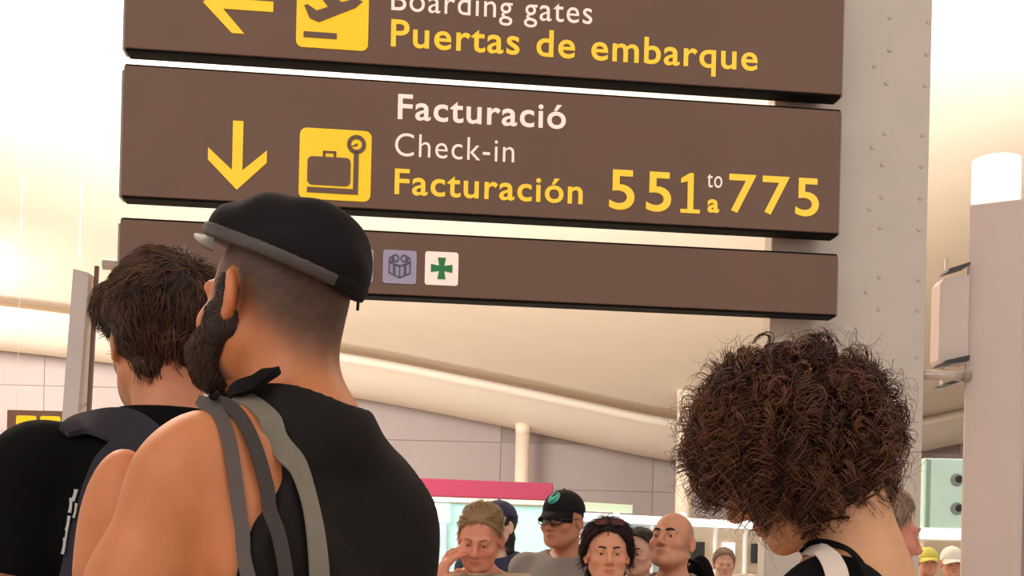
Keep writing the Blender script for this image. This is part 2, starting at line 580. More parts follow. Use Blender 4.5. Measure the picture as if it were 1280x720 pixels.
# --- middle board
ZM = 2.934
midb = board('direction_sign.001', ZM, 3.509, 'middle brown sign board reading Facturació with counters 551 to 775')
text_part('Facturació', midb, ZM, M_wtxt, (497, 149.3), (707, 161.5), 0.112, 0.014)
text_part('Check-in', midb, ZM, M_wtxt, (493.5, 195.5), (642.5, 203), 0.103, -0.005, ref='C')
text_part('Facturación', midb, ZM, M_gtxt, (493, 242.5), (728, 255.8), 0.114, 0.014)
text_part('55', midb, ZM, M_gtxt, (761, 262), (838.5, 265.5), 0.182, 0.012, ref='5', spacing=1.2)
poly_part('letter', [(850.3, 266.0), (850.2, 261.2), (859.0, 261.6), (859.6, 226.8), (851.2, 228.6), (851.4, 222.8), (862.3, 216.6),
                        (867.2, 216.8), (866.2, 262.0), (874.6, 262.4), (874.4, 267.2)], midb, ZM, M_gtxt, -0.004)
text_part('775', midb, ZM, M_gtxt, (910.5, 266), (1023, 271.5), 0.178, 0.012, ref='7', spacing=1.16)
text_part('to', midb, ZM, M_wtxt, (883.6, 234), (902.5, 235), 0.078, -0.002, ref='k')
text_part('a', midb, ZM, M_gtxt, (884, 266), (898.5, 266.5), 0.062, 0.03, ref='a')
u, z = on_sign(297, 195.5)
arrow(midb, u, z - ZM, 0.0)
c0, c1 = on_sign(373.2, 246), on_sign(465, 163)
x0, x1, z0, z1 = c0[0], c1[0] + 0.0, c0[1] - ZM, c0[1] - ZM + 0.32
zc = (on_sign(419, 206.3)[1] - ZM)
z0, z1 = zc - 0.157, zc + 0.157
tile = MB().prism(rrect(x0, x1, z0, z1, 0.03), -0.005, 0).build('pictogram_tile', M_yel, midb)
S_ = x1 - x0
X = lambda f: x0 + S_ * f
Z = lambda f: z1 - (z1 - z0) * f
MB().prism(rrect(X(0.115), X(0.715), Z(0.80), Z(0.40), 0.022), -0.009, -0.005).build('suitcase_symbol', M_brown, tile)
hb = MB().box((X(0.325), -0.009, Z(0.395)), (X(0.36), -0.005, Z(0.33)))
hb.box((X(0.475), -0.009, Z(0.395)), (X(0.51), -0.005, Z(0.33)))
hb.box((X(0.325), -0.009, Z(0.345)), (X(0.51), -0.005, Z(0.315)))
hb.build('suitcase_handle', M_brown, tile)
sb = MB().box((X(0.115), -0.009, Z(0.91)), (X(0.825), -0.005, Z(0.835)))
sb.box((X(0.755), -0.009, Z(0.835)), (X(0.825), -0.005, Z(0.3)))
sb.build('scale_symbol', M_brown, tile)
dl = MB()
ringprism(dl, X(0.79), Z(0.2), 0.024, 0.042, -0.009, -0.005)
dl.prism([(X(0.79) - 0.026, Z(0.2) - 0.012), (X(0.79) + 0.004, Z(0.2) - 0.006), (X(0.79) + 0.004, Z(0.2) + 0.006)], -0.009, -0.005)
dl.build('dial_symbol', M_brown, tile)

# --- lower board
ZL = 2.556
low = board('direction_sign.002', ZL, 2.838, 'lowest brown sign board with gift and green cross pictograms')
hs = 0.0745
for px, py, m_, nm in ((445.5, 331.5, M_lil, 'lilac_tile'), (499.6, 334, M_lil, 'gift_tile'), (552, 336, M_wtxt, 'pharmacy_tile')):
    u, z = on_sign(px, py)
    z -= ZL
    t = MB().prism(rrect(u - hs, u + hs, z - hs, z + hs, 0.012), -0.005, 0).build(nm, m_, low)
    if nm == 'gift_tile':
        g = MB()
        for s in (-1, 1):       # wrapped box seen from a corner, ribbons and bow: drawn in strokes
            g.prism([(u, z - 0.052), (u + s * 0.047, z - 0.03), (u + s * 0.047, z - 0.024), (u, z - 0.045)][::s], -0.008, -0.005)
            g.prism([(u + s * 0.049, z - 0.03), (u + s * 0.049, z + 0.02), (u + s * 0.043, z + 0.02), (u + s * 0.043, z - 0.03)][::s], -0.008, -0.005)
            g.prism([(u, z + 0.0), (u + s * 0.049, z + 0.017), (u + s * 0.049, z + 0.024), (u, z + 0.008)][::s], -0.008, -0.005)
            g.prism([(u + s * 0.03, z - 0.036), (u + s * 0.03, z + 0.013), (u + s * 0.018, z + 0.009), (u + s * 0.018, z - 0.042)][::s], -0.008, -0.005)
            ringprism(g, u + s * 0.02, z + 0.038, 0.011, 0.018, -0.008, -0.005, 14)
            ringprism(g, u + s * 0.036, z + 0.033, 0.008, 0.013, -0.008, -0.005, 14)
        g.box((u - 0.003, -0.008, z - 0.05), (u + 0.003, -0.005, z + 0.006))
        g.build('gift_symbol', M_lil2, t)
    if nm == 'pharmacy_tile':
        pts = []
        for k in range(4):
            a = k * math.pi / 2
            for x_, z_ in ((0.0115, 0.0115), (0.018, 0.048), (-0.018, 0.048)):
                # arm pointing up, rotated
                pts.append((u + x_ * math.cos(a) - z_ * math.sin(a), z + x_ * math.sin(a) + z_ * math.cos(a)))
        MB().prism(pts, -0.009, -0.005).build('green_cross', M_grn, t)
u, z = on_sign(447, 384)
MB().tube((u, 0.05, -0.005), (u - 0.002, 0.05, -0.065), 0.007, n=10).build('drop_pin', M_black, low)

# --- big steel post behind the right half of the sign
pr = P0 + SD * 2.93
po = empty('steel_post', (1.17, 5.36, 0), SRZ)
tag(po, 'wide grey steel post with rows of round bolts, carrying the sign', 'post')
PW = 0.815
MB().box((0.04, 0, 0), (PW, 0.11, 5.4), 0.006).build('post_body', M_post, po)
PN = SN
PO = np.array((1.17, 5.36, 0))
bolt0 = None
for px, py in ((1112, 63), (1093, 83), (1108, 104), (1158, 68), (1156, 107), (1106, 167), (1090, 185), (1103, 206), (1153, 169), (1151, 208),
               (1102, 246), (1087, 262), (1100, 285), (1150, 248), (1149, 287), (1099, 346), (1083, 365), (1098, 386), (1148, 350), (1147, 388),
               (1112, 22), (1160, 28), (1098, 440), (1146, 446), (1145, 486)):
    r = ray(px, py)
    o_ = np.array((0, 0, EYE))
    t = np.dot(PO - o_, PN) / np.dot(r, PN)
    q = o_ + r * t
    u = float(np.dot(q - PO, SD))
    if bolt0 is None:
        vs, fs_ = [], []
        n, rr = 14, 0.0115
        for j, (fr, fy) in enumerate(((1, 0), (0.9, -0.004), (0.55, -0.0065))):
            for k in range(n):
                a = 2 * math.pi * k / n
                vs.append((rr * fr * math.cos(a), fy, rr * fr * math.sin(a)))
        for j in range(2):
            for k in range(n):
                fs_.append((j * n + k, j * n + (k + 1) % n, (j + 1) * n + (k + 1) % n, (j + 1) * n + k))
        fs_.append(tuple(range(2 * n, 3 * n)))
        o = bolt0 = MB().add(vs, fs_).build('bolt', M_bolt, po, True)
    else:
        o = bolt0.copy()
        C.objects.link(o)
        o.parent = po
    o.location = (u, 0, float(q[2]))
# tube arm sticking out of the post to the right
M_tube = mat('tube_steel', srgb(196, 180, 170), 0.3, 0.03, 6, metal=0.3)
z = float(at(1190, 467, 5.45)[2])
arm = MB().tube((PW - 0.01, 0.06, z), (PW + 0.235, 0.06, z), 0.024, n=20).build('tube_arm', M_tube, po, True)
MB().tube((PW + 0.225, 0.06, z), (PW + 0.262, 0.06, z), 0.03, n=20).build('arm_end_cap', M_edge, arm, True)

# --- left post: leaning grey upright with thin rail, and the tube end by the sign
p0, p1 = at(74, 690, 6.2), at(101, 336, 6.2)
lp = empty('upright_post', (p0[0] + (p0[0] - p1[0]) * p0[2] / (p1[2] - p0[2]), 6.2, 0))
tag(lp, 'slim grey upright post behind the left man, slightly leaning', 'post')
k = (p1[0] - p0[0]) / (p1[2] - p0[2])
zt = p1[2]
hw = 0.042
M_grey = mat('post_grey', srgb(205, 193, 190), 0.5, 0.04, 4)
MB().add([(-hw, 0, 0), (hw, 0, 0), (hw, 0.12, 0), (-hw, 0.12, 0), (k * zt - hw, 0, zt), (k * zt + hw, 0, zt - 0.02), (k * zt + hw, 0.12, zt - 0.02), (k * zt - hw, 0.12, zt)],
         [(0, 3, 2, 1), (4, 5, 6, 7), (0, 1, 5, 4), (1, 2, 6, 5), (2, 3, 7, 6), (3, 0, 4, 7)]).build('post_body', M_grey, lp)
M_rust = mat('rail_brown', srgb(120, 88, 82), 0.5, 0.05, 8)
q1 = at(117, 330, 6.2) - np.array(lp.location)
q0 = at(100, 640, 6.2) - np.array(lp.location)
MB().tube((q0[0] - 0.05, 0.05, 0.0), (q1[0], 0.05, q1[2]), 0.014, n=12).build('thin_rail', M_rust, lp, True)
for f in (0.3, 0.62):
    zz_ = zt * f + 0.3
    MB().tube((k * zz_, 0.05, zz_), (q0[0] - 0.05 + (q1[0] - q0[0] + 0.05) * zz_ / q1[2], 0.05, zz_ + 0.1), 0.009, n=10).build('rail_clip', M_grey, lp)
u, z = on_sign(139, 320)
tb = MB().tube((u - 0.075, 0.07, z - ZL), (0.4, 0.07, z - ZL), 0.024, n=20)
# the tube runs behind the lowest board and shows its end at the left
e = tb.build('support_tube', M_tube, low, True)
e.location = (0, 0.09, 0)

# ------------------------------------------------------------------ bodies: smooth union fields, meshed as one surface
def nrm(v):
    v = np.asarray(v, float)
    return v / np.linalg.norm(v)


def euler(pitch=0, yaw=0, roll=0):
    """Head rotation in degrees: pitch > 0 looks down, yaw > 0 turns to the figure's left, roll > 0 tips to its right."""
    p, y, r = [math.radians(a) for a in (pitch, yaw, roll)]
    Rx = np.array(((1, 0, 0), (0, math.cos(p), math.sin(p)), (0, -math.sin(p), math.cos(p))))
    Rz = np.array(((math.cos(y), -math.sin(y), 0), (math.sin(y), math.cos(y), 0), (0, 0, 1)))
    Ry = np.array(((math.cos(r), 0, math.sin(r)), (0, 1, 0), (-math.sin(r), 0, math.cos(r))))
    return Rz @ Rx @ Ry


class Field:
    def __init__(s, xs, ys, zs):
        s.xs, s.ys, s.zs = [np.asarray(a, np.float32) for a in (xs, ys, zs)]
        s.F = np.full((len(xs), len(ys), len(zs)), 1.0, np.float32)

    def sub(s, lo, hi):
        r = []
        for a, l, h in zip((s.xs, s.ys, s.zs), lo, hi):
            i0, i1 = int(np.searchsorted(a, l)), int(np.searchsorted(a, h))
            if i1 - i0 < 1: return None
            r.append(slice(i0, i1))
        return tuple(r)

    def pts(s, sl):
        return s.xs[sl[0]][:, None, None], s.ys[sl[1]][None, :, None], s.zs[sl[2]][None, None, :]

    def put(s, sl, d, k, op):
        a = s.F[sl]
        d = d.astype(np.float32)
        if op == 'add':
            if k <= 0:
                s.F[sl] = np.minimum(a, d)
            else:
                h = np.clip(0.5 + 0.5 * (a - d) / k, 0, 1)
                s.F[sl] = a + (d - a) * h - k * h * (1 - h)
        else:
            d = -d
            if k <= 0:
                s.F[sl] = np.maximum(a, d)
            else:
                h = np.clip(0.5 - 0.5 * (a - d) / k, 0, 1)
                s.F[sl] = a + (d - a) * h + k * h * (1 - h)

    def ell(s, c, r, k=0.02, R=None, op='add', pad=0.035):
        c, r = np.asarray(c, float), np.asarray(r, float)
        if R is None:
            ext = r
        else:
            ext = np.sqrt(((R * r[None, :]) ** 2).sum(1))
        m = pad + k
        sl = s.sub(c - ext - m, c + ext + m)
        if sl is None: return s
        X, Y, Z = s.pts(sl)
        x, y, z = X - c[0], Y - c[1], Z - c[2]
        if R is not None:
            x, y, z = [R[0, i] * x + R[1, i] * y + R[2, i] * z for i in range(3)]
        k0 = np.sqrt((x / r[0]) ** 2 + (y / r[1]) ** 2 + (z / r[2]) ** 2)
        k1 = np.sqrt((x / r[0] ** 2) ** 2 + (y / r[1] ** 2) ** 2 + (z / r[2] ** 2) ** 2) + 1e-9
        s.put(sl, k0 * (k0 - 1) / k1, k, op)
        return s

    def cap(s, a, b, ra, rb=None, k=0.02, op='add', pad=0.035):
        rb = ra if rb is None else rb
        a, b = np.asarray(a, float), np.asarray(b, float)
        m = max(ra, rb) + pad + k
        sl = s.sub(np.minimum(a, b) - m, np.maximum(a, b) + m)
        if sl is None: return s
        X, Y, Z = s.pts(sl)
        ab = b - a
        t = np.clip(((X - a[0]) * ab[0] + (Y - a[1]) * ab[1] + (Z - a[2]) * ab[2]) / float(ab @ ab + 1e-12), 0, 1)
        d = np.sqrt((X - a[0] - ab[0] * t) ** 2 + (Y - a[1] - ab[1] * t) ** 2 + (Z - a[2] - ab[2] * t) ** 2) - (ra + (rb - ra) * t)
        s.put(sl, d, k, op)
        return s

    def copy(s, F):
        o = Field.__new__(Field)
        o.xs, o.ys, o.zs, o.F = s.xs, s.ys, s.zs, F
        return o

    def grid(s):
        return s.xs[:, None, None], s.ys[None, :, None], s.zs[None, None, :]

    def mesh(s):
        """Surface nets on the rectilinear grid: vertices and quads of the zero surface."""
        F = s.F
        I = F < 0
        nx, ny, nz = F.shape
        cs = I[:-1, :-1, :-1].astype(np.int8)
        for dx in (0, 1):
            for dy in (0, 1):
                for dz in (0, 1):
                    if dx or dy or dz:
                        cs = cs + I[dx:nx - 1 + dx, dy:ny - 1 + dy, dz:nz - 1 + dz]
        act = (cs > 0) & (cs < 8)
        i, j, k = np.nonzero(act)
        idx = np.full(act.shape, -1, np.int32)
        idx[i, j, k] = np.arange(len(i))
        cor = [(a, b, c) for a in (0, 1) for b in (0, 1) for c in (0, 1)]
        val = {c: F[i + c[0], j + c[1], k + c[2]] for c in cor}
        P = {c: np.stack((s.xs[i + c[0]], s.ys[j + c[1]], s.zs[k + c[2]]), -1) for c in cor}
        S = np.zeros((len(i), 3), np.float64)
        n = np.zeros(len(i))
        for a in cor:
            for ax in range(3):
                if a[ax] == 0:
                    b = tuple(1 if q == ax else a[q] for q in range(3))
                    m = (val[a] < 0) != (val[b] < 0)
                    t = np.where(m, val[a] / np.where(m, val[a] - val[b], 1), 0)
                    S += np.where(m[:, None], P[a] + (P[b] - P[a]) * t[:, None], 0)
                    n += m
        V = S / n[:, None]
        Q = []
        for ax in range(3):
            A = I[:-1] if ax == 0 else I[:, :-1] if ax == 1 else I[:, :, :-1]
            B = I[1:] if ax == 0 else I[:, 1:] if ax == 1 else I[:, :, 1:]
            o1, o2 = [q for q in range(3) if q != ax]
            ch = np.argwhere(A != B)
            ch = ch[(ch[:, o1] > 0) & (ch[:, o2] > 0) & (ch[:, o1] < F.shape[o1] - 1) & (ch[:, o2] < F.shape[o2] - 1)]
            if not len(ch): continue
            ins = A[ch[:, 0], ch[:, 1], ch[:, 2]]
            q = []
            for d1, d2 in ((1, 1), (0, 1), (0, 0), (1, 0)):
                c = ch.copy()
                c[:, o1] -= d1
                c[:, o2] -= d2
                q.append(idx[c[:, 0], c[:, 1], c[:, 2]])
            q = np.stack(q, -1)
            flip = ins if ax != 1 else ~ins
            q[~flip] = q[~flip][:, ::-1]
            Q.append(q)
        return V, np.concatenate(Q)


def smax(a, b, k):
    h = np.clip(0.5 - 0.5 * (a - b) / k, 0, 1)
    return a + (b - a) * h + k * h * (1 - h)


def ax_fine(lo, hi, f0, f1, fine, coarse):
    a = np.arange(lo, f0, coarse) if f0 > lo else np.array([])
    b = np.arange(f0, f1, fine)
    c = np.arange(f1, hi, coarse) if hi > f1 else np.array([])
    return np.concatenate((a, b, c))


def wob(X, Y, Z, f, seed=0):
    """Cheap smooth noise in about -1..1 (sums of warped sines)."""
    r = np.random.default_rng(seed)
    o = 0
    for q in range(4):
        d = nrm(r.normal(size=3)) * f * (0.7 + 0.5 * q)
        p = r.uniform(0, 6.28)
        e = nrm(r.normal(size=3)) * f * 0.6
        o = o + np.sin(d[0] * X + d[1] * Y + d[2] * Z + p + 1.3 * np.sin(e[0] * X + e[1] * Y + e[2] * Z)) / (1 + 0.4 * q)
    return o / 2.4


def tubes(paths, rad, sides=3):
    """paths (n,m,3), rad (n,m) -> vertices and quads of thin tapered tubes."""
    n, m, _ = paths.shape
    t = np.gradient(paths, axis=1)
    t /= np.linalg.norm(t, axis=2, keepdims=True) + 1e-9
    ref = np.where(np.abs(t[..., 2:3]) < 0.85, np.array((0, 0, 1.0)), np.array((1.0, 0, 0)))
    a = np.cross(t, ref)
    a /= np.linalg.norm(a, axis=2, keepdims=True) + 1e-9
    b = np.cross(t, a)
    vs = []
    for k in range(sides):
        th = 2 * math.pi * k / sides
        vs.append(paths + (a * math.cos(th) + b * math.sin(th)) * rad[..., None])
    V = np.stack(vs, 2).reshape(-1, 3)
    id_ = np.arange(n * m * sides).reshape(n, m, sides)
    q = []
    for k in range(sides):
        l = (k + 1) % sides
        q.append(np.stack((id_[:, :-1, k], id_[:, :-1, l], id_[:, 1:, l], id_[:, 1:, k]), -1).reshape(-1, 4))
    return V, np.concatenate(q)


PIV = np.array((0, -0.02, 1.52))
HOFF = np.array((0, 0.035, 0.12))


class Person:
    """A standing figure in its own frame: +Y is where the body faces, +X its right side, feet on z = 0 (template height 1.75 m)."""

    def __init__(s, label, x, y, rz, scale=1.0, skin=(0.5, 0.28, 0.18), head=(0, 0, 0), female=False, res=0.007, hres=0.005, shoulders=1.0,
                 arms=None, group='people in the hall', name='person', lean=0.0, hscale=1.0, slim=1.0):
        s.root = empty(name, (x, y, 0), rz)
        tag(s.root, label, 'person', group)
        s.k, s.skin, s.female = scale, np.array(skin), female
        s.R = euler(*head)
        s.res, s.hres, s.hs = res, hres, hscale
        s.lean = lean
        sw = (0.165 if female else 0.187) * shoulders
        s.S = {q: np.array((q * sw, -0.01 + lean * 0.6, 1.425)) for q in (-1, 1)}
        s.E = {q: np.array((q * (sw + 0.055), -0.035 + lean * 0.3, 1.13)) for q in (-1, 1)}
        s.W = {q: np.array((q * (sw + 0.065), 0.04, 0.885)) for q in (-1, 1)}
        if arms:
            for (q, jn), v in arms.items():
                getattr(s, jn)[q] = np.array(v, float)
        s.sw, s.slim = sw, slim
        s.piv = PIV + np.array((0, lean, 0))

    def H(s, p):
        return s.piv + s.R @ ((np.asarray(p, float)) * s.hs + HOFF)

    def toH(s, V):
        return ((V - s.piv) @ s.R - HOFF) / s.hs

    def field(s):
        xm = max(0.34, abs(s.W[-1][0]) + 0.14, abs(s.W[1][0]) + 0.14)
        c = s.H((0, 0, 0))
        xs = np.arange(-xm, xm, s.res)
        ylo = min(-0.22, c[1] - 0.16)
        yhi = max(0.24, c[1] + 0.17, s.W[1][1] + 0.22, s.W[-1][1] + 0.22)
        # the head zone is finer
        fx0, fx1 = c[0] - 0.11, c[0] + 0.11
        xs = ax_fine(-xm, xm, fx0, fx1, s.hres, s.res)
        ys = ax_fine(ylo, yhi, c[1] - 0.125, c[1] + 0.14, s.hres, s.res)
        zs = ax_fine(-0.02, c[2] + 0.2, c[2] - 0.15, c[2] + 0.15, s.hres, s.res)
        return Field(xs, ys, zs)

    def build_field(s, ears=True, hook=None, nose=1.0):
        f = s.field()
        L = s.lean
        sl = s.slim
        # torso
        if s.female:
            f.ell((0, 0.0 + L * 0.5, 1.29), (0.135 * sl, 0.1, 0.19), 0.03)
            f.ell((0, 0.0 + L * 0.25, 1.1), (0.115 * sl, 0.085, 0.17), 0.05)
            f.ell((0, -0.005, 0.95), (0.16, 0.115, 0.13), 0.06)
            for q in (-1, 1):
                f.ell((q * 0.07, 0.085 + L * 0.5, 1.27), (0.06, 0.055, 0.06), 0.03)
        else:
            f.ell((0, 0.0 + L * 0.5, 1.3), (0.16 * sl, 0.11, 0.2), 0.03)
            f.ell((0, 0.0 + L * 0.25, 1.08), (0.142 * sl, 0.1, 0.18), 0.05)
            f.ell((0, -0.005, 0.95), (0.155, 0.112, 0.12), 0.06)
            for q in (-1, 1):
                f.ell((q * 0.075, 0.07 + L * 0.5, 1.32), (0.08, 0.05, 0.07), 0.04)
                f.ell((q * 0.085, -0.075 + L * 0.5, 1.33), (0.07, 0.04, 0.1), 0.04)
        nb = np.array((0, -0.04 + L * 0.85, getattr(s, 'nbz', 1.49)))
        nr = 0.047 if s.female else 0.053
        for q in (-1, 1):
            f.cap(nb + (q * 0.025, 0.0, -0.005), s.S[q] + (-q * 0.03, -0.01, 0.0), nr * 0.72, 0.045, 0.035)
            f.ell(s.S[q] + (0, 0, -0.015), (0.055, 0.058, 0.065) if not s.female else (0.046, 0.05, 0.055), 0.04)
            f.ell((q * 0.11, 0.0 + L * 0.5, 1.33), (getattr(s, 'lat', 0.07), 0.085, 0.12), 0.04)
        # neck
        f.cap(s.H((0, -0.03, -0.05)), nb + (0, 0.005, -0.02), nr, nr * 1.1, 0.03)
        # arms and hands
        ar = 0.85 if s.female else 1.0
        for q in (-1, 1):
            S, E, W = s.S[q], s.E[q], s.W[q]
            m = S + (E - S) * 0.45
            f.cap(S, m, 0.052 * ar, 0.05 * ar, getattr(s, 'armk', 0.03))
            f.cap(m, E, 0.05 * ar, 0.038 * ar, 0.03)
            n = E + (W - E) * 0.3
            f.cap(E, n, 0.038 * ar, 0.042 * ar, 0.02)
            f.cap(n, W, 0.042 * ar, 0.026 * ar, 0.02)
            s.hand(f, q)
        # legs
        for q in (-1, 1):
            f.cap((q * 0.085, 0, 0.9), (q * 0.095, 0.02, 0.49), 0.082, 0.055, 0.04)
            f.cap((q * 0.095, 0.015, 0.49), (q * 0.1, -0.015, 0.3), 0.053, 0.055, 0.02)
            f.cap((q * 0.1, -0.015, 0.3), (q * 0.1, -0.025, 0.08), 0.055, 0.038, 0.02)
            f.cap((q * 0.1, -0.04, 0.04), (q * 0.115, 0.14, 0.03), 0.038, 0.03, 0.02)
        s.head(f, ears, nose)
        if hook: hook(f)
        s.f = f
        return f

    def hand(s, f, q):
        W, E = s.W[q], s.E[q]
        d = nrm(W - E)
        side = getattr(s, 'palm_dir', {}).get(q, np.array((-q, 0.15, 0.0)))
        n = nrm(side - d * (side @ d))          # palm faces n
        t = np.cross(d, n) * q * -1             # thumb side
        if t[1] < 0 and abs(t[1]) > 0.3 and q not in getattr(s, 'palm_dir', {}): t = -t
        P = W + d * 0.05
        R = np.stack((t, n, d), 1)
        f.ell(P, (0.04, 0.018, 0.052), 0.015, R)
        sp = getattr(s, 'finger_spread', {}).get(q, 0.1)
        curl = getattr(s, 'finger_curl', {}).get(q, 0.25)
        for i, (o, ln) in enumerate(((0.03, 0.075), (0.01, 0.085), (-0.011, 0.078), (-0.031, 0.062))):
            b = W + d * 0.088 + t * o
            a = b
            ang = curl * (0.5 if i == 0 else 1)
            for g in range(3):
                dd = nrm(d * math.cos(ang) + n * math.sin(ang) + t * (o / 0.031) * sp)
                e = a + dd * ln * (0.46, 0.3, 0.24)[g]
                f.cap(a, e, 0.0095 - 0.0008 * g, 0.0088 - 0.0008 * g, 0.004, pad=0.02)
                a = e
                ang += curl * 1.1
        a = W + d * 0.03 + t * 0.03 + n * 0.006
        m = a + nrm(d * 0.7 + t * 0.75 + n * 0.3) * 0.04
        e = m + nrm(d * 0.95 + t * 0.25 + n * 0.3) * 0.034
        f.cap(a, m, 0.013, 0.0105, 0.01, pad=0.02)
        f.cap(m, e, 0.0105, 0.009, 0.004, pad=0.02)

    def head(s, f, ears, nose):
        H, R, h = s.H, s.R, s.hs
        E_ = lambda c, r, k, op='add', RR=None: f.ell(H(c), np.array(r) * h, k, R if RR is None else R @ RR, op, pad=0.03)
        C_ = lambda a, b, ra, rb, k: f.cap(H(a), H(b), ra * h, rb * h, k, pad=0.03)
        fm = 0.94 if s.female else 1.0
        E_((0, -0.014, 0.034), (0.0755, 0.096, 0.084), 0.02)
        E_((0, -0.042, -0.022), (0.058, 0.054, 0.062), 0.03)
        E_((0, 0.03, -0.03), (0.063 * fm, 0.066, 0.083), 0.035)
        E_((0, 0.04, -0.072), (0.05 * fm, 0.052, 0.036), 0.03)
        E_((0, 0.083, -0.1), (0.021, 0.016, 0.016), 0.025)
        for q in (-1, 1):
            C_((q * 0.055 * fm, -0.005, -0.055), (q * 0.03, 0.06, -0.09), 0.017, 0.016, 0.03)
            E_((q * 0.044, 0.066, -0.028), (0.022, 0.022, 0.018), 0.025)
            E_((q * 0.031, 0.106, 0.002), (0.019, 0.017, 0.012), 0.014, 'cut')
            E_((q * 0.031, 0.08, 0.001), (0.0142, 0.0142, 0.0128), 0.003)
            C_((q * 0.012, 0.096, 0.02), (q * 0.046, 0.082, 0.021), 0.008, 0.008, 0.016)
            E_((q * 0.0135 * nose, 0.103, -0.036), (0.009, 0.011, 0.008), 0.008)
        C_((0, 0.094, 0.016), (0, 0.117 + 0.003 * nose, -0.027), 0.0085, 0.0095, 0.012)
        E_((0, 0.116, -0.031), (0.0125 * nose, 0.0125, 0.0105), 0.008)
        E_((0, 0.098, -0.0605), (0.023, 0.01, 0.0055), 0.007)
        E_((0, 0.096, -0.0715), (0.019, 0.0105, 0.0065), 0.007)
        E_((0, 0.109, -0.0655), (0.024, 0.006, 0.0016), 0.003, 'cut')
        if ears:
            for q in (-1, 1):
                t = math.radians(q * 28)
                Rz = np.array(((math.cos(t), -math.sin(t), 0), (math.sin(t), math.cos(t), 0), (0, 0, 1)))
                u = math.radians(-12)
                Rx = np.array(((1, 0, 0), (0, math.cos(u), -math.sin(u)), (0, math.sin(u), math.cos(u))))
                RR = Rz @ Rx
                o = np.array((q * 0.0805, -0.012, -0.004))
                E_(o, (0.0095, 0.0195, 0.033), 0.007, 'add', RR)
                E_(o + RR @ np.array((q * 0.009, 0.004, 0.003)), (0.0085, 0.0115, 0.021), 0.004, 'cut', RR)
                E_(o + RR @ np.array((q * 0.001, 0.0065, -0.028)), (0.0075, 0.009, 0.009), 0.005, 'add', RR)
                C_(o + RR @ np.array((0, 0.016, 0.004)), o + RR @ np.array((q * 0.004, 0.014, -0.01)), 0.005, 0.006, 0.004)

    def body(s, colour=None, m=None):
        V, Q = s.f.mesh()
        h = s.toH(V)
        col = np.tile(s.skin, (len(V), 1))
        inh = np.linalg.norm(h, axis=1) < 0.2
        lip = np.exp(-((h[:, 0] / 0.02) ** 2 + ((h[:, 2] + 0.066) / 0.008) ** 2) ** 2) * (h[:, 1] > 0.08) * inh
        col = col * (1 - lip[:, None] * np.array((0.25, 0.55, 0.5)))
        chk = np.exp(-((np.abs(h[:, 0]) - 0.045) / 0.02) ** 2 - ((h[:, 2] + 0.03) / 0.025) ** 2) * (h[:, 1] > 0.03) * inh
        nose = np.exp(-(h[:, 0] / 0.015) ** 2 - ((h[:, 2] + 0.03) / 0.012) ** 2) * (h[:, 1] > 0.1) * inh
        ear = np.exp(-((np.abs(h[:, 0]) - 0.085) / 0.016) ** 2 - ((h[:, 2]) / 0.035) ** 2 - ((h[:, 1] + 0.01) / 0.03) ** 2) * inh
        warm = np.clip(chk * 0.7 + nose * 0.8 + ear * 0.55, 0, 1)[:, None]
        col = col * (1 - warm * np.array((0.0, 0.2, 0.22)))
        if colour: col = colour(s, V, h, col)
        s.V, s.Q = V, Q
        s.bodyo = make_mesh('body', V * s.k, Q, m or mat('skin', (1, 1, 1), 0.5, 0.05, 35, bump=0.06, bscale=260, attr=True, sss=0.12), s.root, True, col)
        return s.bodyo

    def part(s, name, F, m, cols=None, parent=None):
        V, Q = s.f.copy(F).mesh()
        return make_mesh(name, V * s.k, Q, m, parent or s.root, True, None if cols is None else cols(V))

    def nohand(s, t):
        """Field that is negative around forearms and hands from fraction t of the upper arm outward."""
        g = Field(s.f.xs, s.f.ys, s.f.zs)
        for q in (-1, 1):
            S, E, W = s.S[q], s.E[q], s.W[q]
            a = S + (E - S) * t
            if t < 1: g.cap(a, E, 0.085, 0.07, 0.0, pad=0.1)
            else: g.cap(E + (W - E) * (t - 1), W, 0.07, 0.06, 0.0, pad=0.1)
            g.cap(E if t < 1 else E + (W - E) * (t - 1), W, 0.07, 0.06, 0.0, pad=0.1)
            g.cap(W, W + nrm(W - E) * 0.22, 0.075, 0.075, 0.0, pad=0.1)
        return g.F

    def trousers(s, m):
        X, Y, Z = s.f.grid()
        F = s.f.F - 0.007 - 0.002 * wob(X, Y, Z, 28, 3)
        F = np.maximum(F, np.maximum(Z - 0.985, 0.055 - Z))
        return s.part('trousers', np.maximum(F, -s.nohand(0.55)), m)

    def shoes(s, m):
        X, Y, Z = s.f.grid()
        for q, sgn in (('shoe', 1), ('shoe', -1)):
            F = np.maximum(np.maximum(s.f.F - 0.008, Z - 0.085), np.maximum(-X * sgn, 0.001 - Z))
            s.part(q, F, m)

    def shirt(s, m, t=0.012, sleeve=0.6, neck=(0, 0.02, 1.555, 0.1, 0.11, 0.085), z0=0.93, name='shirt', amp=0.004, freq=22, cuts=(), fn=None, top=0.11):
        X, Y, Z = s.f.grid()
        F = s.f.F - t - amp * wob(X, Y, Z, freq, 5) * np.clip((1.48 - Z) / 0.1, 0, 1)
        if fn is not None: F = F + fn(X, Y, Z)
        F = np.maximum(F, z0 - Z)
        g = Field(s.f.xs, s.f.ys, s.f.zs)
        nx, ny, nz, a, b, c = neck
        g.ell((nx, ny + s.lean, nz), (a, b, c), 0, pad=0.2)
        for c_, r_ in cuts: g.ell(c_, r_, 0, pad=0.2)
        F = smax(F, -g.F, 0.012)
        F = np.maximum(F, Z - (s.H((0, 0, 0))[2] - top))
        F = smax(F, -s.nohand(sleeve), 0.012)
        return s.part(name, F, m)

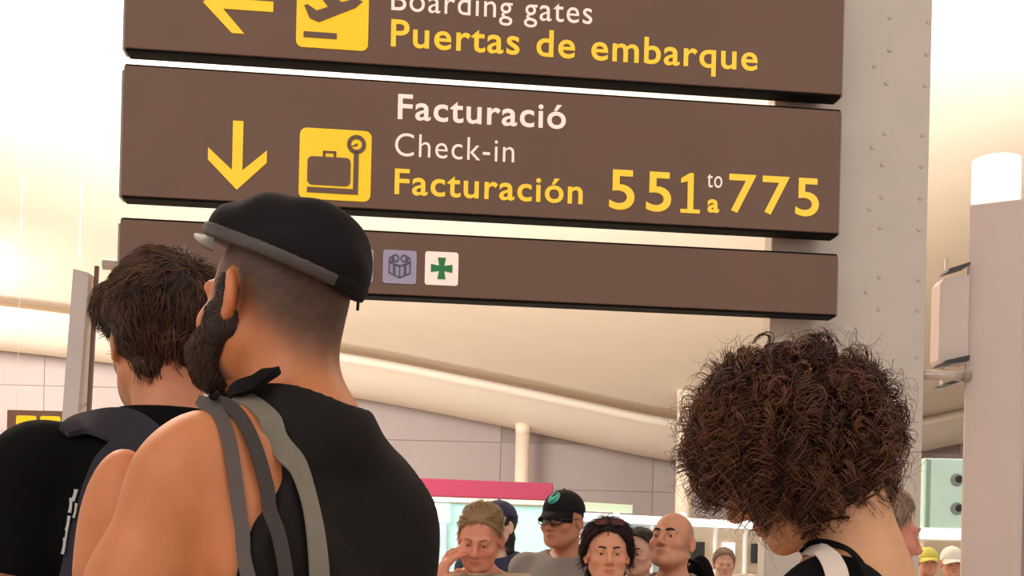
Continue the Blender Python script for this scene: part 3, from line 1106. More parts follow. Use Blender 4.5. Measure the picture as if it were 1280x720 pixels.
    # -------- head pieces (built in the head frame)
    def headmesh(s, name, V, F, m, parent=None, cols=None, T=None, smooth=True):
        V = np.asarray(V, float)
        W = (s.piv + (V * s.hs + HOFF) @ s.R.T) * s.k
        return make_mesh(name, W, F, m, parent or s.root, smooth, cols, T)

    def hairfield(s, vol, plane=(0.75, -0.66, 0.05), extra=(), res=0.005, cuts=(), amp=0.004, freq=90, seed=1, ext=0.0):
        xs = np.arange(-0.15 - ext, 0.15 + ext, res)
        ys = np.arange(-0.2 - ext, 0.17 + ext, res)
        zs = np.arange(-0.2 - ext, 0.18 + ext, res)
        f = Field(xs, ys, zs)
        vx, vb, vt = vol                      # sides, back, top thickness
        f.ell((0, -0.014 - vb * 0.35, 0.034 + vt * 0.3), (0.0755 + vx, 0.096 + vb, 0.084 + vt), 0, pad=0.3)
        for c, r in extra: f.ell(c, r, 0.02, pad=0.3)
        X, Y, Z = f.grid()
        pl = Y * plane[0] + (Z - 0.065) * plane[1] - plane[2]
        F = np.maximum(f.F + amp * wob(X, Y, Z, freq, seed), pl)
        for c, r in cuts:
            g = Field(xs, ys, zs)
            g.ell(c, r, 0, pad=0.3)
            F = np.maximum(F, -g.F)
        f.F = F
        return f

    def eyes(s, iris=(0.05, 0.03, 0.02), closed=False):
        if closed: return
        mw, mi = mat('eye_white', (0.75, 0.72, 0.7), 0.2, 0.01), mat('eye_iris', iris, 0.1, 0.02)
        for q in (-1, 1):
            for nm, c, r, m in (('eye', (q * 0.031, 0.0842, -0.001), (0.0108, 0.0112, 0.0046), mw), ('iris', (q * 0.031, 0.0925, -0.001), (0.0062, 0.0038, 0.0046), mi)):
                V, Q = ball(c, r)
                o = s.headmesh(nm, V, Q, m)

    def brows(s, m, z=0.021, th=0.0045):
        for q in (-1, 1):
            p = np.array([[(q * 0.012, 0.1035, z - 0.001), (q * 0.022, 0.1025, z + 0.003), (q * 0.034, 0.097, z + 0.005), (q * 0.047, 0.086, z + 0.001)]])
            V, Q = tubes(p, np.array([[th * 0.8, th, th * 0.9, th * 0.4]]), 6)
            s.headmesh('eyebrow', V, Q, m)

    def strands(s, base, n, length, m, rad=0.0006, pts=6, comb=None, lift=0.3, wave=0.0, wfreq=60, clump=0.5, seed=2, col=((0.05, 0.03, 0.02), (0.1, 0.06, 0.04)),
                name='hair_strands', keep=None, sides=3, parent=None, grav=0.0, tipmin=0.15):
        """Hair strands rooted on the mesh (V,Q) of the hair base, laid along the comb direction."""
        r = np.random.default_rng(seed)
        V, Q = base
        a, b, c, d = [V[Q[:, i]] for i in range(4)]
        nr_ = np.cross(c - a, d - b)
        ar = np.linalg.norm(nr_, axis=1)
        nr_ /= ar[:, None] + 1e-12
        cen = (a + b + c + d) / 4
        ok = np.ones(len(Q), bool) if keep is None else keep(cen, nr_)
        pr = ar * ok
        ids = r.choice(len(Q), n, p=pr / pr.sum())
        uv = r.random((n, 2, 1))
        p = (a[ids] * (1 - uv[:, 0]) + b[ids] * uv[:, 0]) * (1 - uv[:, 1]) + (d[ids] * (1 - uv[:, 0]) + c[ids] * uv[:, 0]) * uv[:, 1]
        nn = nr_[ids]
        cd = comb(p, nn) if comb is not None else np.tile((0, -0.3, -1.0), (n, 1))
        cd = cd + r.normal(size=(n, 3)) * 0.22
        cd = cd - nn * (cd * nn).sum(1, keepdims=True)
        cd /= np.linalg.norm(cd, axis=1, keepdims=True) + 1e-9
        # clumps: strands of one cell share phase and bend
        cell = np.floor(p / 0.014).astype(int)
        hsh = (cell[:, 0] * 73856093 ^ cell[:, 1] * 19349663 ^ cell[:, 2] * 83492791) % 1000 / 1000.0
        ph = 6.28 * (clump * hsh + (1 - clump) * r.random(n))
        L = length * (0.65 + 0.5 * (0.6 * hsh + 0.4 * r.random(n)))
        sd = np.cross(nn, cd)
        t = np.linspace(0, 1, pts)[None, :, None]
        lf = lift * (0.6 + 0.8 * hsh)[:, None, None]
        path = p[:, None] + cd[:, None] * L[:, None, None] * t + nn[:, None] * (L[:, None, None] * (lf * t - (lf + 0.15) * 0.75 * t ** 2))
        if wave:
            path = path + (sd[:, None] * np.sin(ph[:, None, None] + wfreq * L[:, None, None] * t) + nn[:, None] * 0.6 * np.cos(ph[:, None, None] + wfreq * L[:, None, None] * t)) * wave * np.sqrt(t)
        if grav: path = path + np.array((0, 0, -1.0)) * grav * t ** 2
        rd = rad * (1 - (1 - tipmin) * t[..., 0] ** 1.5) * (0.7 + 0.6 * r.random((n, 1)))
        V2, Q2 = tubes(path, rd, sides)
        mixv = np.clip(0.6 * hsh + 0.4 * r.random(n), 0, 1)
        c0, c1 = np.array(col[0]), np.array(col[1])
        cc = np.repeat(c0 + (c1 - c0) * mixv[:, None], pts * sides, axis=0)
        return s.headmesh(name, V2, Q2, m, parent, cc)


def ball(c, r, nu=14, nv=9):
    vs, fs = [], []
    for j in range(nv + 1):
        b = math.pi * j / nv
        for i in range(nu):
            a = 2 * math.pi * i / nu
            vs.append((c[0] + r[0] * math.sin(b) * math.cos(a), c[1] + r[1] * math.sin(b) * math.sin(a), c[2] + r[2] * math.cos(b)))
    for j in range(nv):
        for i in range(nu):
            fs.append((j * nu + i, (j + 1) * nu + i, (j + 1) * nu + (i + 1) % nu, j * nu + (i + 1) % nu))
    return np.array(vs), np.array(fs)


def rings(rows, close_top=True, close_bot=False):
    """Rows of closed loops (each m points) skinned into a surface."""
    R = np.array(rows, float)
    n, m, _ = R.shape
    id_ = np.arange(n * m).reshape(n, m)
    q = np.stack((id_[:-1], np.roll(id_[:-1], -1, 1), np.roll(id_[1:], -1, 1), id_[1:]), -1).reshape(-1, 4)
    V = R.reshape(-1, 3)
    T = []
    if close_top:
        V = np.vstack((V, R[-1].mean(0)))
        for k in range(m): T.append((id_[-1, k], id_[-1, (k + 1) % m], len(V) - 1))
    if close_bot:
        V = np.vstack((V, R[0].mean(0)))
        for k in range(m): T.append((id_[0, (k + 1) % m], id_[0, k], len(V) - 1))
    return V, q, np.array(T)

# ------------------------------------------------------------------ people
from mathutils.bvhtree import BVHTree


def fit(p, px, py, d):
    """Stand the figure so that the middle of its head (eye level) is at the given pixel and distance; its height follows."""
    t = at(px, py, d)
    h = p.H((0, 0, 0))
    p.k = t[2] / h[2]
    a = p.root.rotation_euler.z
    p.root.location = (t[0] - p.k * (h[0] * math.cos(a) - h[1] * math.sin(a)), t[1] - p.k * (h[0] * math.sin(a) + h[1] * math.cos(a)), 0)


def world_of(o):
    """World coordinates of a mesh object under an unscaled thing root."""
    n = len(o.data.vertices)
    co = np.zeros(n * 3, np.float32)
    o.data.vertices.foreach_get('co', co)
    co = co.reshape(-1, 3).astype(float)
    r = o.parent
    while r.parent: r = r.parent
    a = r.rotation_euler.z
    c, s = math.cos(a), math.sin(a)
    L = r.location
    return np.stack((co[:, 0] * c - co[:, 1] * s + L[0], co[:, 0] * s + co[:, 1] * c + L[1], co[:, 2] + L[2]), -1)


def bvh_of(objs):
    Vs, Ps, n = [], [], 0
    for o in objs:
        v = world_of(o)
        Vs += [tuple(x) for x in v]
        Ps += [tuple(i + n for i in p.vertices) for p in o.data.polygons]
        n += len(v)
    return BVHTree.FromPolygons(Vs, Ps)


def ribbon(name, bvh, path, m, parent, off=0.004, th=0.0022, dflt=1.3, n=90, smooth=True):
    """A strap laid over a body: path of (px, py, width in px); the strap lies on the surface it meets."""
    path = np.array(path, float)
    s = np.concatenate(([0], np.cumsum(np.linalg.norm(np.diff(path[:, :2], axis=0), axis=1))))
    u = np.linspace(0, s[-1], n)
    P = np.stack([np.interp(u, s, path[:, i]) for i in range(3)], -1)
    for _ in range(3):
        P[1:-1] = (P[:-2] + 2 * P[1:-1] + P[2:]) / 4
    pts, nrs, ws = [], [], []
    d_last, n_last = dflt, np.array((0, -1.0, 0))
    o = np.array((0, 0, EYE))
    for px, py, wpx in P:
        r = nrm(ray(px, py))
        h = bvh.ray_cast(Vector(o), Vector(r))
        if h[0] is not None:
            q, nn = np.array(h[0]), np.array(h[1])
            if nn @ r > 0: nn = -nn
            d_last, n_last = q[1], nn
        else:
            q, nn = at(px, py, d_last), n_last
        pts.append(q); nrs.append(nn); ws.append(wpx * q[1] / FPX)
    pts, nrs, ws = np.array(pts), np.array(nrs), np.array(ws)
    for _ in range(14):
        nrs[1:-1] = (nrs[:-2] + nrs[1:-1] + nrs[2:]) / 3
        pts[1:-1] = (pts[:-2] + 2 * pts[1:-1] + pts[2:]) / 4
    for _ in range(30 if n > 20 else 0):
        pts[1:-1] = (pts[:-2] + 2 * pts[1:-1] + pts[2:]) / 4
    nrs /= np.linalg.norm(nrs, axis=1, keepdims=True)
    pts = pts + nrs * off
    t = np.gradient(pts, axis=0)
    t /= np.linalg.norm(t, axis=1, keepdims=True)
    sd = np.cross(t, nrs)
    sd /= np.linalg.norm(sd, axis=1, keepdims=True)
    rows = []
    for f, e in ((-0.5, -0.5), (-0.5, -0.5), (-0.5, 1.0), (-0.5, 1.0), (0.5, 1.0), (0.5, 1.0), (0.5, -0.5), (0.5, -0.5)):
        rows.append(pts + sd * (ws * f)[:, None] + nrs * (th * e))
    R = np.stack(rows, 1)
    V, Q, T = rings(R, True, True)
    L = np.array(parent.location)
    a = -parent.rotation_euler.z
    V = V - L
    V = np.stack((V[:, 0] * math.cos(a) - V[:, 1] * math.sin(a), V[:, 0] * math.sin(a) + V[:, 1] * math.cos(a), V[:, 2]), -1)
    return make_mesh(name, V, Q, m, parent, smooth, None, T)


M_hair = mat('hair', (1, 1, 1), 0.42, 0.1, 60, attr=True, spec=0.35)
M_hairbase = mat('hair_base_brown', srgb(38, 24, 18), 0.7, 0.25, 90, bump=0.5, bscale=220)
M_hairblack = mat('hair_base_black', srgb(26, 18, 16), 0.7, 0.25, 90, bump=0.5, bscale=220)
M_tank = mat('black_jersey', srgb(26, 20, 20), 0.85, 0.12, 14, bump=0.12, bscale=700, spec=0.25)
M_capb = mat('cap_black', srgb(23, 17, 20), 0.9, 0.1, 20, bump=0.15, bscale=500, spec=0.25)
M_band = mat('cap_band_grey', srgb(74, 65, 61), 0.6, 0.06, 25, bump=0.1, bscale=500)
M_brim = mat('cap_brim_grey', srgb(104, 96, 86), 0.6, 0.06, 25)
M_jean = mat('denim_blue', srgb(52, 60, 78), 0.8, 0.1, 30)
M_tro = mat('trousers_dark', srgb(46, 44, 46), 0.8, 0.1, 30)
M_shoe = mat('shoe_grey', srgb(90, 88, 86), 0.6, 0.1, 30)
M_black = MATS['sign_edge_black']
M_navy = mat('navy_nylon', srgb(40, 33, 44), 0.7, 0.12, 18, bump=0.15, bscale=400)
M_blk = mat('black_cotton', srgb(12, 10, 11), 0.95, 0.1, 14, bump=0.12, bscale=500, spec=0.15)


def sides_cap(p, rz):
    return p


# ---------- man in the black cap
capman = Person('bearded man in a black cap and black tank top, bare shoulder', 0, 0, math.radians(50), skin=srgb(202, 122, 76), res=0.006, hres=0.0036,
                head=(-2, 0, 4), group=None, shoulders=0.84, hscale=0.95, slim=0.9)
for q in (-1, 1):
    capman.S[q] += (0.0, 0.0, -0.012 if q < 0 else -0.03)
    capman.E[q] = capman.S[q] + np.array((q * 0.035, 0.0, -0.28))
capman.E[-1] = capman.S[-1] + np.array((-0.085, 0.03, -0.25))
capman.lat, capman.armk = 0.05, 0.016
for q in (-1, 1):
    capman.W[q] = capman.E[q] + np.array((0.0, 0.12, -0.2))
capman.piv = capman.piv + np.array((0.0, 0.035, 0.0))
fit(capman, 345, 383, 1.46)


def cap_hook(f):
    p = capman
    # chest and front deltoid swelling past the arm, raised trapezius under the straps
    f.ell(p.S[-1] + (-0.008, 0.1, -0.085), (0.05, 0.055, 0.125), 0.014)
    f.ell((-0.11, 0.085, 1.28), (0.09, 0.05, 0.09), 0.04)
    f.cap((-0.03, -0.035, 1.465), p.S[-1] + (0.025, -0.01, 0.035), 0.042, 0.042, 0.04)


capman.build_field(hook=cap_hook)


def cap_col(p, V, h, col):
    dark = np.array(srgb(48, 31, 23))
    # clipped hair: dense under the cap, fading to skin at the nape; sideburn in front of the ear
    sg = lambda x: 1 / (1 + np.exp(-x))
    line = 0.0 + 0.75 * np.clip(h[:, 1] + 0.01, -0.1, 0)       # lower edge of the hair, falling towards the nape
    fade = sg((h[:, 2] - line + 0.008) / 0.012)
    fade = fade * sg((0.05 - h[:, 1] - 0.35 * (h[:, 2] - 0.03)) / 0.004)
    burn = np.exp(-((h[:, 1] - 0.03) / 0.017) ** 4) * (np.abs(h[:, 0]) > 0.045) * (h[:, 2] < 0.05) * (h[:, 2] > -0.12)
    ear = (np.abs(h[:, 0]) > 0.0765) & (h[:, 2] < 0.034) & (h[:, 2] > -0.045) & (h[:, 1] < 0.016) & (h[:, 1] > -0.04)
    nz = 0.96 + 0.04 * wob(h[:, 0], h[:, 1], h[:, 2], 420, 9)
    fade = np.where(ear, 0, np.maximum(fade * 0.97, burn * 0.95) * nz)
    fade = np.where(np.linalg.norm(h, axis=1) < 0.19, np.clip(fade, 0, 1), 0)[:, None]
    return col * (1 - fade) + dark * fade


capman.body(cap_col)
# beard: a swelling of the jaw with strands
V, Q = capman.f.mesh()
bf = capman.hairfield((0, 0, 0), plane=(0, 1, 0.3))
xs = bf.xs
g = Field(np.arange(-0.11, 0.11, 0.004), np.arange(-0.04, 0.18, 0.004), np.arange(-0.2, 0.05, 0.004))
for q in (-1, 1):
    g.cap((q * 0.069, 0.022, 0.008), (q * 0.068, 0.016, -0.045), 0.011, 0.022, 0.02, pad=0.2)
    g.cap((q * 0.066, 0.014, -0.046), (q * 0.05, 0.06, -0.082), 0.027, 0.034, 0.02, pad=0.2)
    g.cap((q * 0.022, 0.108, -0.05), (q * 0.036, 0.088, -0.078), 0.009, 0.016, 0.01, pad=0.2)
g.cap((-0.025, 0.076, -0.088), (0.025, 0.076, -0.088), 0.036, 0.036, 0.03, pad=0.2)
g.cap((0, 0.084, -0.09), (0, 0.072, -0.102), 0.028, 0.024, 0.03, pad=0.2)
g.cap((-0.02, 0.112, -0.047), (0.02, 0.112, -0.047), 0.008, 0.008, 0.01, pad=0.2)
X, Y, Z = g.grid()
g.F = g.F + 0.003 * wob(X, Y, Z, 130, 4)
bV, bQ = g.mesh()
bV = bV + np.array((0, -0.007, 0.007))
beard = capman.headmesh('beard', bV, bQ, M_hairbase)
capman.strands((bV, bQ), 4200, 0.01, M_hair, rad=0.0005, pts=4, comb=lambda p, n: np.tile((0, 0.4, -1.0), (len(p), 1)), lift=0.5, wave=0.0015, seed=4,
               col=(srgb(34, 20, 15), srgb(100, 62, 42)), name='beard_hair', parent=None)
capman.eyes(); capman.brows(M_hairblack)
# cap
A_, B_, Z0 = 0.34, -0.10, 0.054
plane = lambda X, Y: Z0 + A_ * Y + B_ * X


def cap_shape(grow=0.0, res=0.004):
    f = Field(np.arange(-0.14, 0.14, res), np.arange(-0.18, 0.15, res), np.arange(-0.06, 0.17, res))
    f.ell((0, -0.014, 0.042), (0.092 + grow, 0.113 + grow, 0.086 + grow), 0, pad=0.3)
    f.ell((0, -0.008, 0.088), (0.095 + grow, 0.112 + grow, 0.038 + grow), 0.02, pad=0.3)
    f.ell((0, -0.07, 0.055), (0.075 + grow, 0.055 + grow, 0.045 + grow), 0.03, pad=0.3)
    return f


f = cap_shape()
X, Y, Z = f.grid()
f.F = np.maximum(f.F + 0.0055 * wob(X, Y, Z, 48, 8) * np.clip((Z - plane(X, Y) - 0.012) / 0.03, 0, 1), plane(X, Y) - Z)
V, Q = f.mesh()
cap = capman.headmesh('cap', V, Q, M_capb)
f = cap_shape(0.0035)
F = np.maximum(f.F, np.maximum(plane(X, Y) - 0.002 - Z, Z - plane(X, Y) - 0.014))
F = np.maximum(F, np.minimum(X + 0.008, -0.03 - Y))
f.F = F
V, Q = f.mesh()
capman.headmesh('cap_band', V, Q, M_band, cap)
f = cap_shape(0.002)
F = np.maximum(f.F, np.maximum(plane(X, Y) - 0.004 - Z, Z - plane(X, Y) - 0.016))
f.F = np.maximum(F, np.maximum(-0.012 - X, Y + 0.03))
V, Q = f.mesh()
capman.headmesh('cap_strap', V, Q, M_capb, cap)
rows = []
na = 25
for fr, up in ((0.0, 0), (0.35, 0), (0.7, 0), (1.0, 0)):
    row = []
    for i in range(na):
        a = math.radians(-68 + 136 * i / (na - 1))
        e = math.cos(a * 90 / 68) ** 0.6 if abs(i - (na - 1) / 2) < (na - 1) / 2 - 1e-6 else 0.0
        rr = 1 + 0.5 * e * fr
        x, y = 0.09 * math.sin(a) * (1 + 0.12 * e * fr), -0.014 + 0.113 * math.cos(a) * rr
        row.append((x, y, plane(x, y) + 0.002 - 0.25 * x * x / 0.09 * fr))
    rows.append(row)
R = np.array(rows)
top_, bot_ = R, R - np.array((0, 0, 0.004))
loopR = np.concatenate((top_, bot_[::-1]), 0)          # around the section
n_, m_, _ = loopR.shape
ids = np.arange(n_ * m_).reshape(n_, m_)
Q = np.stack((ids[:, :-1], ids[:, 1:], np.roll(ids, -1, 0)[:, 1:], np.roll(ids, -1, 0)[:, :-1]), -1).reshape(-1, 4)
capman.headmesh('cap_brim', loopR.reshape(-1, 3), Q, M_brim, cap)
# tank top
folds = lambda X, Y, Z: -0.011 * np.clip(np.sin(26 * (Z + 0.55 * X) + 6 * X), -0.4, 1) * np.exp(-((X + 0.02) / 0.12) ** 2 - ((Z - 1.36) / 0.12) ** 2) * (Y < 0)
bvb = bvh_of([capman.bodyo])
edge = []
for px, py in ((322, 497), (345, 530), (357, 565), (356, 600), (346, 625), (326, 650), (308, 690), (298, 730)):
    hit = bvb.ray_cast(Vector((0, 0, EYE)), Vector(nrm(ray(px, py))))[0]
    if hit is not None:
        a_ = -capman.root.rotation_euler.z
        dx, dy = hit[0] - capman.root.location[0], hit[1] - capman.root.location[1]
        edge.append((hit[2] / capman.k, (dx * math.cos(a_) - dy * math.sin(a_)) / capman.k))
edge = np.array(sorted(edge))
tank_cut = lambda X, Y, Z: np.maximum(0, np.interp(np.broadcast_to(Z, X.shape[:1] + Y.shape[1:2] + Z.shape[2:]), edge[:, 0], edge[:, 1]) - X) * (Z > edge[0, 0]) * 3
tank = capman.shirt(M_tank, 0.011, 0.02, neck=(0.01, 0.03, 1.56, 0.09, 0.14, 0.105), z0=0.9, name='tank_top', amp=0.004, freq=26,
                    fn=lambda X, Y, Z: folds(X, Y, Z) + tank_cut(X, Y, Z), cuts=(((0.235, 0.02, 1.27), (0.07, 0.3, 0.16)),))
capman.trousers(M_jean); capman.shoes(M_shoe)

# straps of the gym bag on his left shoulder
M_st1 = mat('strap_taupe', srgb(92, 80, 76), 0.75, 0.06, 40, bump=0.15, bscale=600)
M_st2 = mat('strap_dark', srgb(62, 52, 50), 0.75, 0.06, 40, bump=0.15, bscale=600)
M_st3 = mat('strap_olive', srgb(124, 114, 100), 0.75, 0.06, 40, bump=0.15, bscale=600)
L = capman.root.location
bag = empty('shoulder_bag', (L[0], L[1], 0.75), 0)
tag(bag, 'bag with taupe, dark and olive straps over the bare shoulder of the capped man', 'bag')
bv = bvh_of([capman.bodyo, tank])
ribbon('strap', bv, [(248, 500, 12), (256, 500, 18), (272, 514, 20), (284, 545, 19), (291, 590, 18), (299, 640, 18), (307, 690, 18), (314, 740, 18), (322, 800, 18)], M_st1, bag)
ribbon('strap', bv, [(262, 498, 14), (282, 504, 18), (300, 525, 19), (316, 560, 19), (329, 605, 19), (341, 650, 18), (351, 690, 18), (358, 740, 18), (362, 800, 18)], M_st2, bag, off=0.007)
ribbon('strap', bv, [(300, 500, 20), (322, 512, 25), (345, 536, 28), (362, 566, 28), (376, 610, 28), (387, 655, 28), (393, 700, 28), (396, 745, 28), (396, 800, 28)], M_st3, bag, off=0.008)
ribbon('strap_tab', bv, [(268, 497, 10), (285, 497, 16), (305, 494, 18), (325, 488, 20), (344, 481, 19), (350, 478, 14)], M_blk, bag, off=0.016, th=0.006, smooth=True)
q0 = at(362, 800, 1.25)
bz = Field(np.arange(-0.2, 0.2, 0.01), np.arange(-0.14, 0.14, 0.01), np.arange(-0.32, 0.06, 0.01))
bz.ell((0, 0, -0.12), (0.14, 0.085, 0.17), 0, pad=0.3)
V, Q = bz.mesh()
bb = make_mesh('bag_body', V, Q, M_navy, bag)
bb.location = (0.64 * 0.3 - 0.77 * 0.08, -0.77 * 0.3 - 0.64 * 0.08, 0.42)

# ---------- man with brown hair, left
man2 = Person('brown haired man in a black T-shirt beside the black-capped man', 0, 0, math.radians(32), skin=srgb(206, 132, 94), res=0.007, hres=0.004,
              head=(2, 0, 0), group=None, hscale=0.93)
fit(man2, 204, 431, 1.95)
man2.build_field()


def stub_col(p, V, h, col):
    b = (h[:, 2] < -0.03) & (h[:, 1] > 0.02 + 0.2 * np.clip(-0.03 - h[:, 2], 0, 0.1)) & (np.linalg.norm(h, axis=1) < 0.17)
    k = b[:, None] * 0.55
    return col * (1 - k) + np.array(srgb(70, 46, 36)) * k


man2.body(stub_col)
man2.eyes(); man2.brows(M_hairbase)
hf = man2.hairfield((0.022, 0.022, 0.03), plane=(0.75, -0.66, 0.075), amp=0.004, freq=75, seed=3, res=0.004,
                    cuts=(((0, -0.05, -0.175), (0.12, 0.12, 0.085)), ((0.1, 0.005, -0.02), (0.034, 0.034, 0.045)), ((-0.1, 0.005, -0.02), (0.034, 0.034, 0.045))),
                    extra=(((0, 0.06, 0.1), (0.06, 0.05, 0.035)), ((-0.06, 0.05, 0.07), (0.04, 0.045, 0.045)), ((0, -0.062, -0.045), (0.056, 0.032, 0.05))))
hV, hQ = hf.mesh()
man2.headmesh('hair', hV, hQ, M_hairbase)


def comb2(p, n):
    c = np.stack((p[:, 0] * 3, 0.3 - 8 * np.clip(p[:, 1] + 0.03, -0.1, 0.1) * 0 + 0.9 * np.clip((p[:, 2] - 0.07) / 0.04, -0.6, 1), -0.9 - 0 * p[:, 0]), -1)
    return c


man2.strands((hV, hQ), 5600, 0.05, M_hair, rad=0.001, pts=7, comb=comb2, lift=0.3, wave=0.004, wfreq=120, clump=0.85, seed=6,
             col=(srgb(34, 19, 14), srgb(100, 62, 42)), name='hair_strands', keep=lambda c, n: (c[:, 2] > -0.045) & ~((np.abs(c[:, 0]) > 0.06) & (c[:, 2] < 0.06) & (c[:, 1] > -0.045) & (c[:, 1] < 0.06)))
man2.strands((hV, hQ), 4200, 0.022, M_hair, rad=0.0008, pts=5, comb=lambda p, n: np.tile((0, -0.1, -1.0), (len(p), 1)), lift=0.12, wave=0.002, wfreq=120, clump=0.6, seed=9,
             col=(srgb(30, 18, 14), srgb(84, 55, 40)), name='nape_hair', keep=lambda c, n: (c[:, 2] <= 0.06) & ~((np.abs(c[:, 0]) > 0.06) & (c[:, 2] < 0.03) & (c[:, 1] > -0.05) & (c[:, 1] < 0.06)))
tee2 = man2.shirt(M_blk, 0.014, 0.75, neck=(0, 0.02, 1.575, 0.085, 0.1, 0.085), amp=0.004, name='shirt')
man2.trousers(M_tro); man2.shoes(M_shoe)
# his backpack
L = man2.root.location
k2 = man2.k
bp = empty('backpack', (L[0], L[1], 1.0 * k2), math.radians(32))
tag(bp, 'dark navy backpack with pale printed mark on the brown haired man\'s back', 'backpack')
bz = Field(np.arange(-0.22, 0.22, 0.006), np.arange(-0.42, 0.2, 0.006), np.arange(0.94, 1.56, 0.006))
bz.ell((-0.02, -0.215, 1.27), (0.11, 0.07, 0.2), 0, pad=0.4)
bz.ell((-0.02, -0.225, 1.15), (0.12, 0.08, 0.2), 0.03, pad=0.4)
X, Y, Z = bz.grid()
bz.F = bz.F + 0.004 * wob(X, Y, Z, 30, 2)
V, Q = bz.mesh()
make_mesh('pack_body', (V - (0, 0, 1.0)) * k2, Q, M_navy, bp)
bv2 = bvh_of([man2.bodyo, tee2])
ribbon('shoulder_strap', bv2, [(78, 545, 16), (100, 537, 30), (130, 534, 44), (158, 538, 54), (180, 556, 60), (196, 580, 60), (210, 620, 50)], M_navy, bp, off=0.01, th=0.008, dflt=1.6, smooth=True)
ribbon('shoulder_strap', bv2, [(150, 566, 30), (138, 585, 40), (126, 620, 44), (116, 660, 46), (108, 700, 48), (100, 740, 48)], M_navy, bp, off=0.012, th=0.008, dflt=1.7, smooth=True)
M_print = mat('print_white', srgb(190, 186, 186), 0.6, 0.1, 60)
for i, (x0, y0, x1, y1, w_) in enumerate(((103, 619, 99, 632, 5), (98, 628, 96, 645, 4), (103, 634, 100, 650, 3), (96, 648, 93, 664, 4), (94, 660, 91, 676, 3), (91, 672, 89, 690, 4))):
    ribbon('printed_mark', bv2, [(x0, y0, w_), (x0 * 0.5 + x1 * 0.5 + 1.5, (y0 + y1) / 2, w_ * 0.7), (x1, y1, w_)], M_print, bp, off=0.026, th=0.001, dflt=1.7, n=8)
# ---------- woman with curly hair
curly = Person('woman with big curly brown hair, head bowed, in front of steel post', 0, 0, math.radians(68), skin=srgb(216, 158, 118), female=True, res=0.007, hres=0.004,
               head=(33, 0, 0), group=None, lean=0.015, shoulders=0.9)
fit(curly, 982, 570, 1.62)
for q in (-1, 1):
    curly.S[q] += (0, 0, -0.055)
    curly.E[q] += (0, 0, -0.04)
curly.nbz = 1.43
curly.piv = curly.piv + np.array((0, -0.012, 0))
curly.build_field(hook=lambda f: f.cap(curly.H((0, -0.045, -0.06)), (0, -0.045, 1.42), 0.042, 0.048, 0.04))
curly.body()
curly.brows(M_hairbase)
hf = curly.hairfield((0.02, 0.02, 0.018), plane=(0.75, -0.5, 0.05), amp=0.006, freq=70, seed=5, cuts=(((0, -0.06, -0.17), (0.1, 0.12, 0.08)),))
hV, hQ = hf.mesh()
curly.headmesh('hair', hV, hQ, M_hairblack)


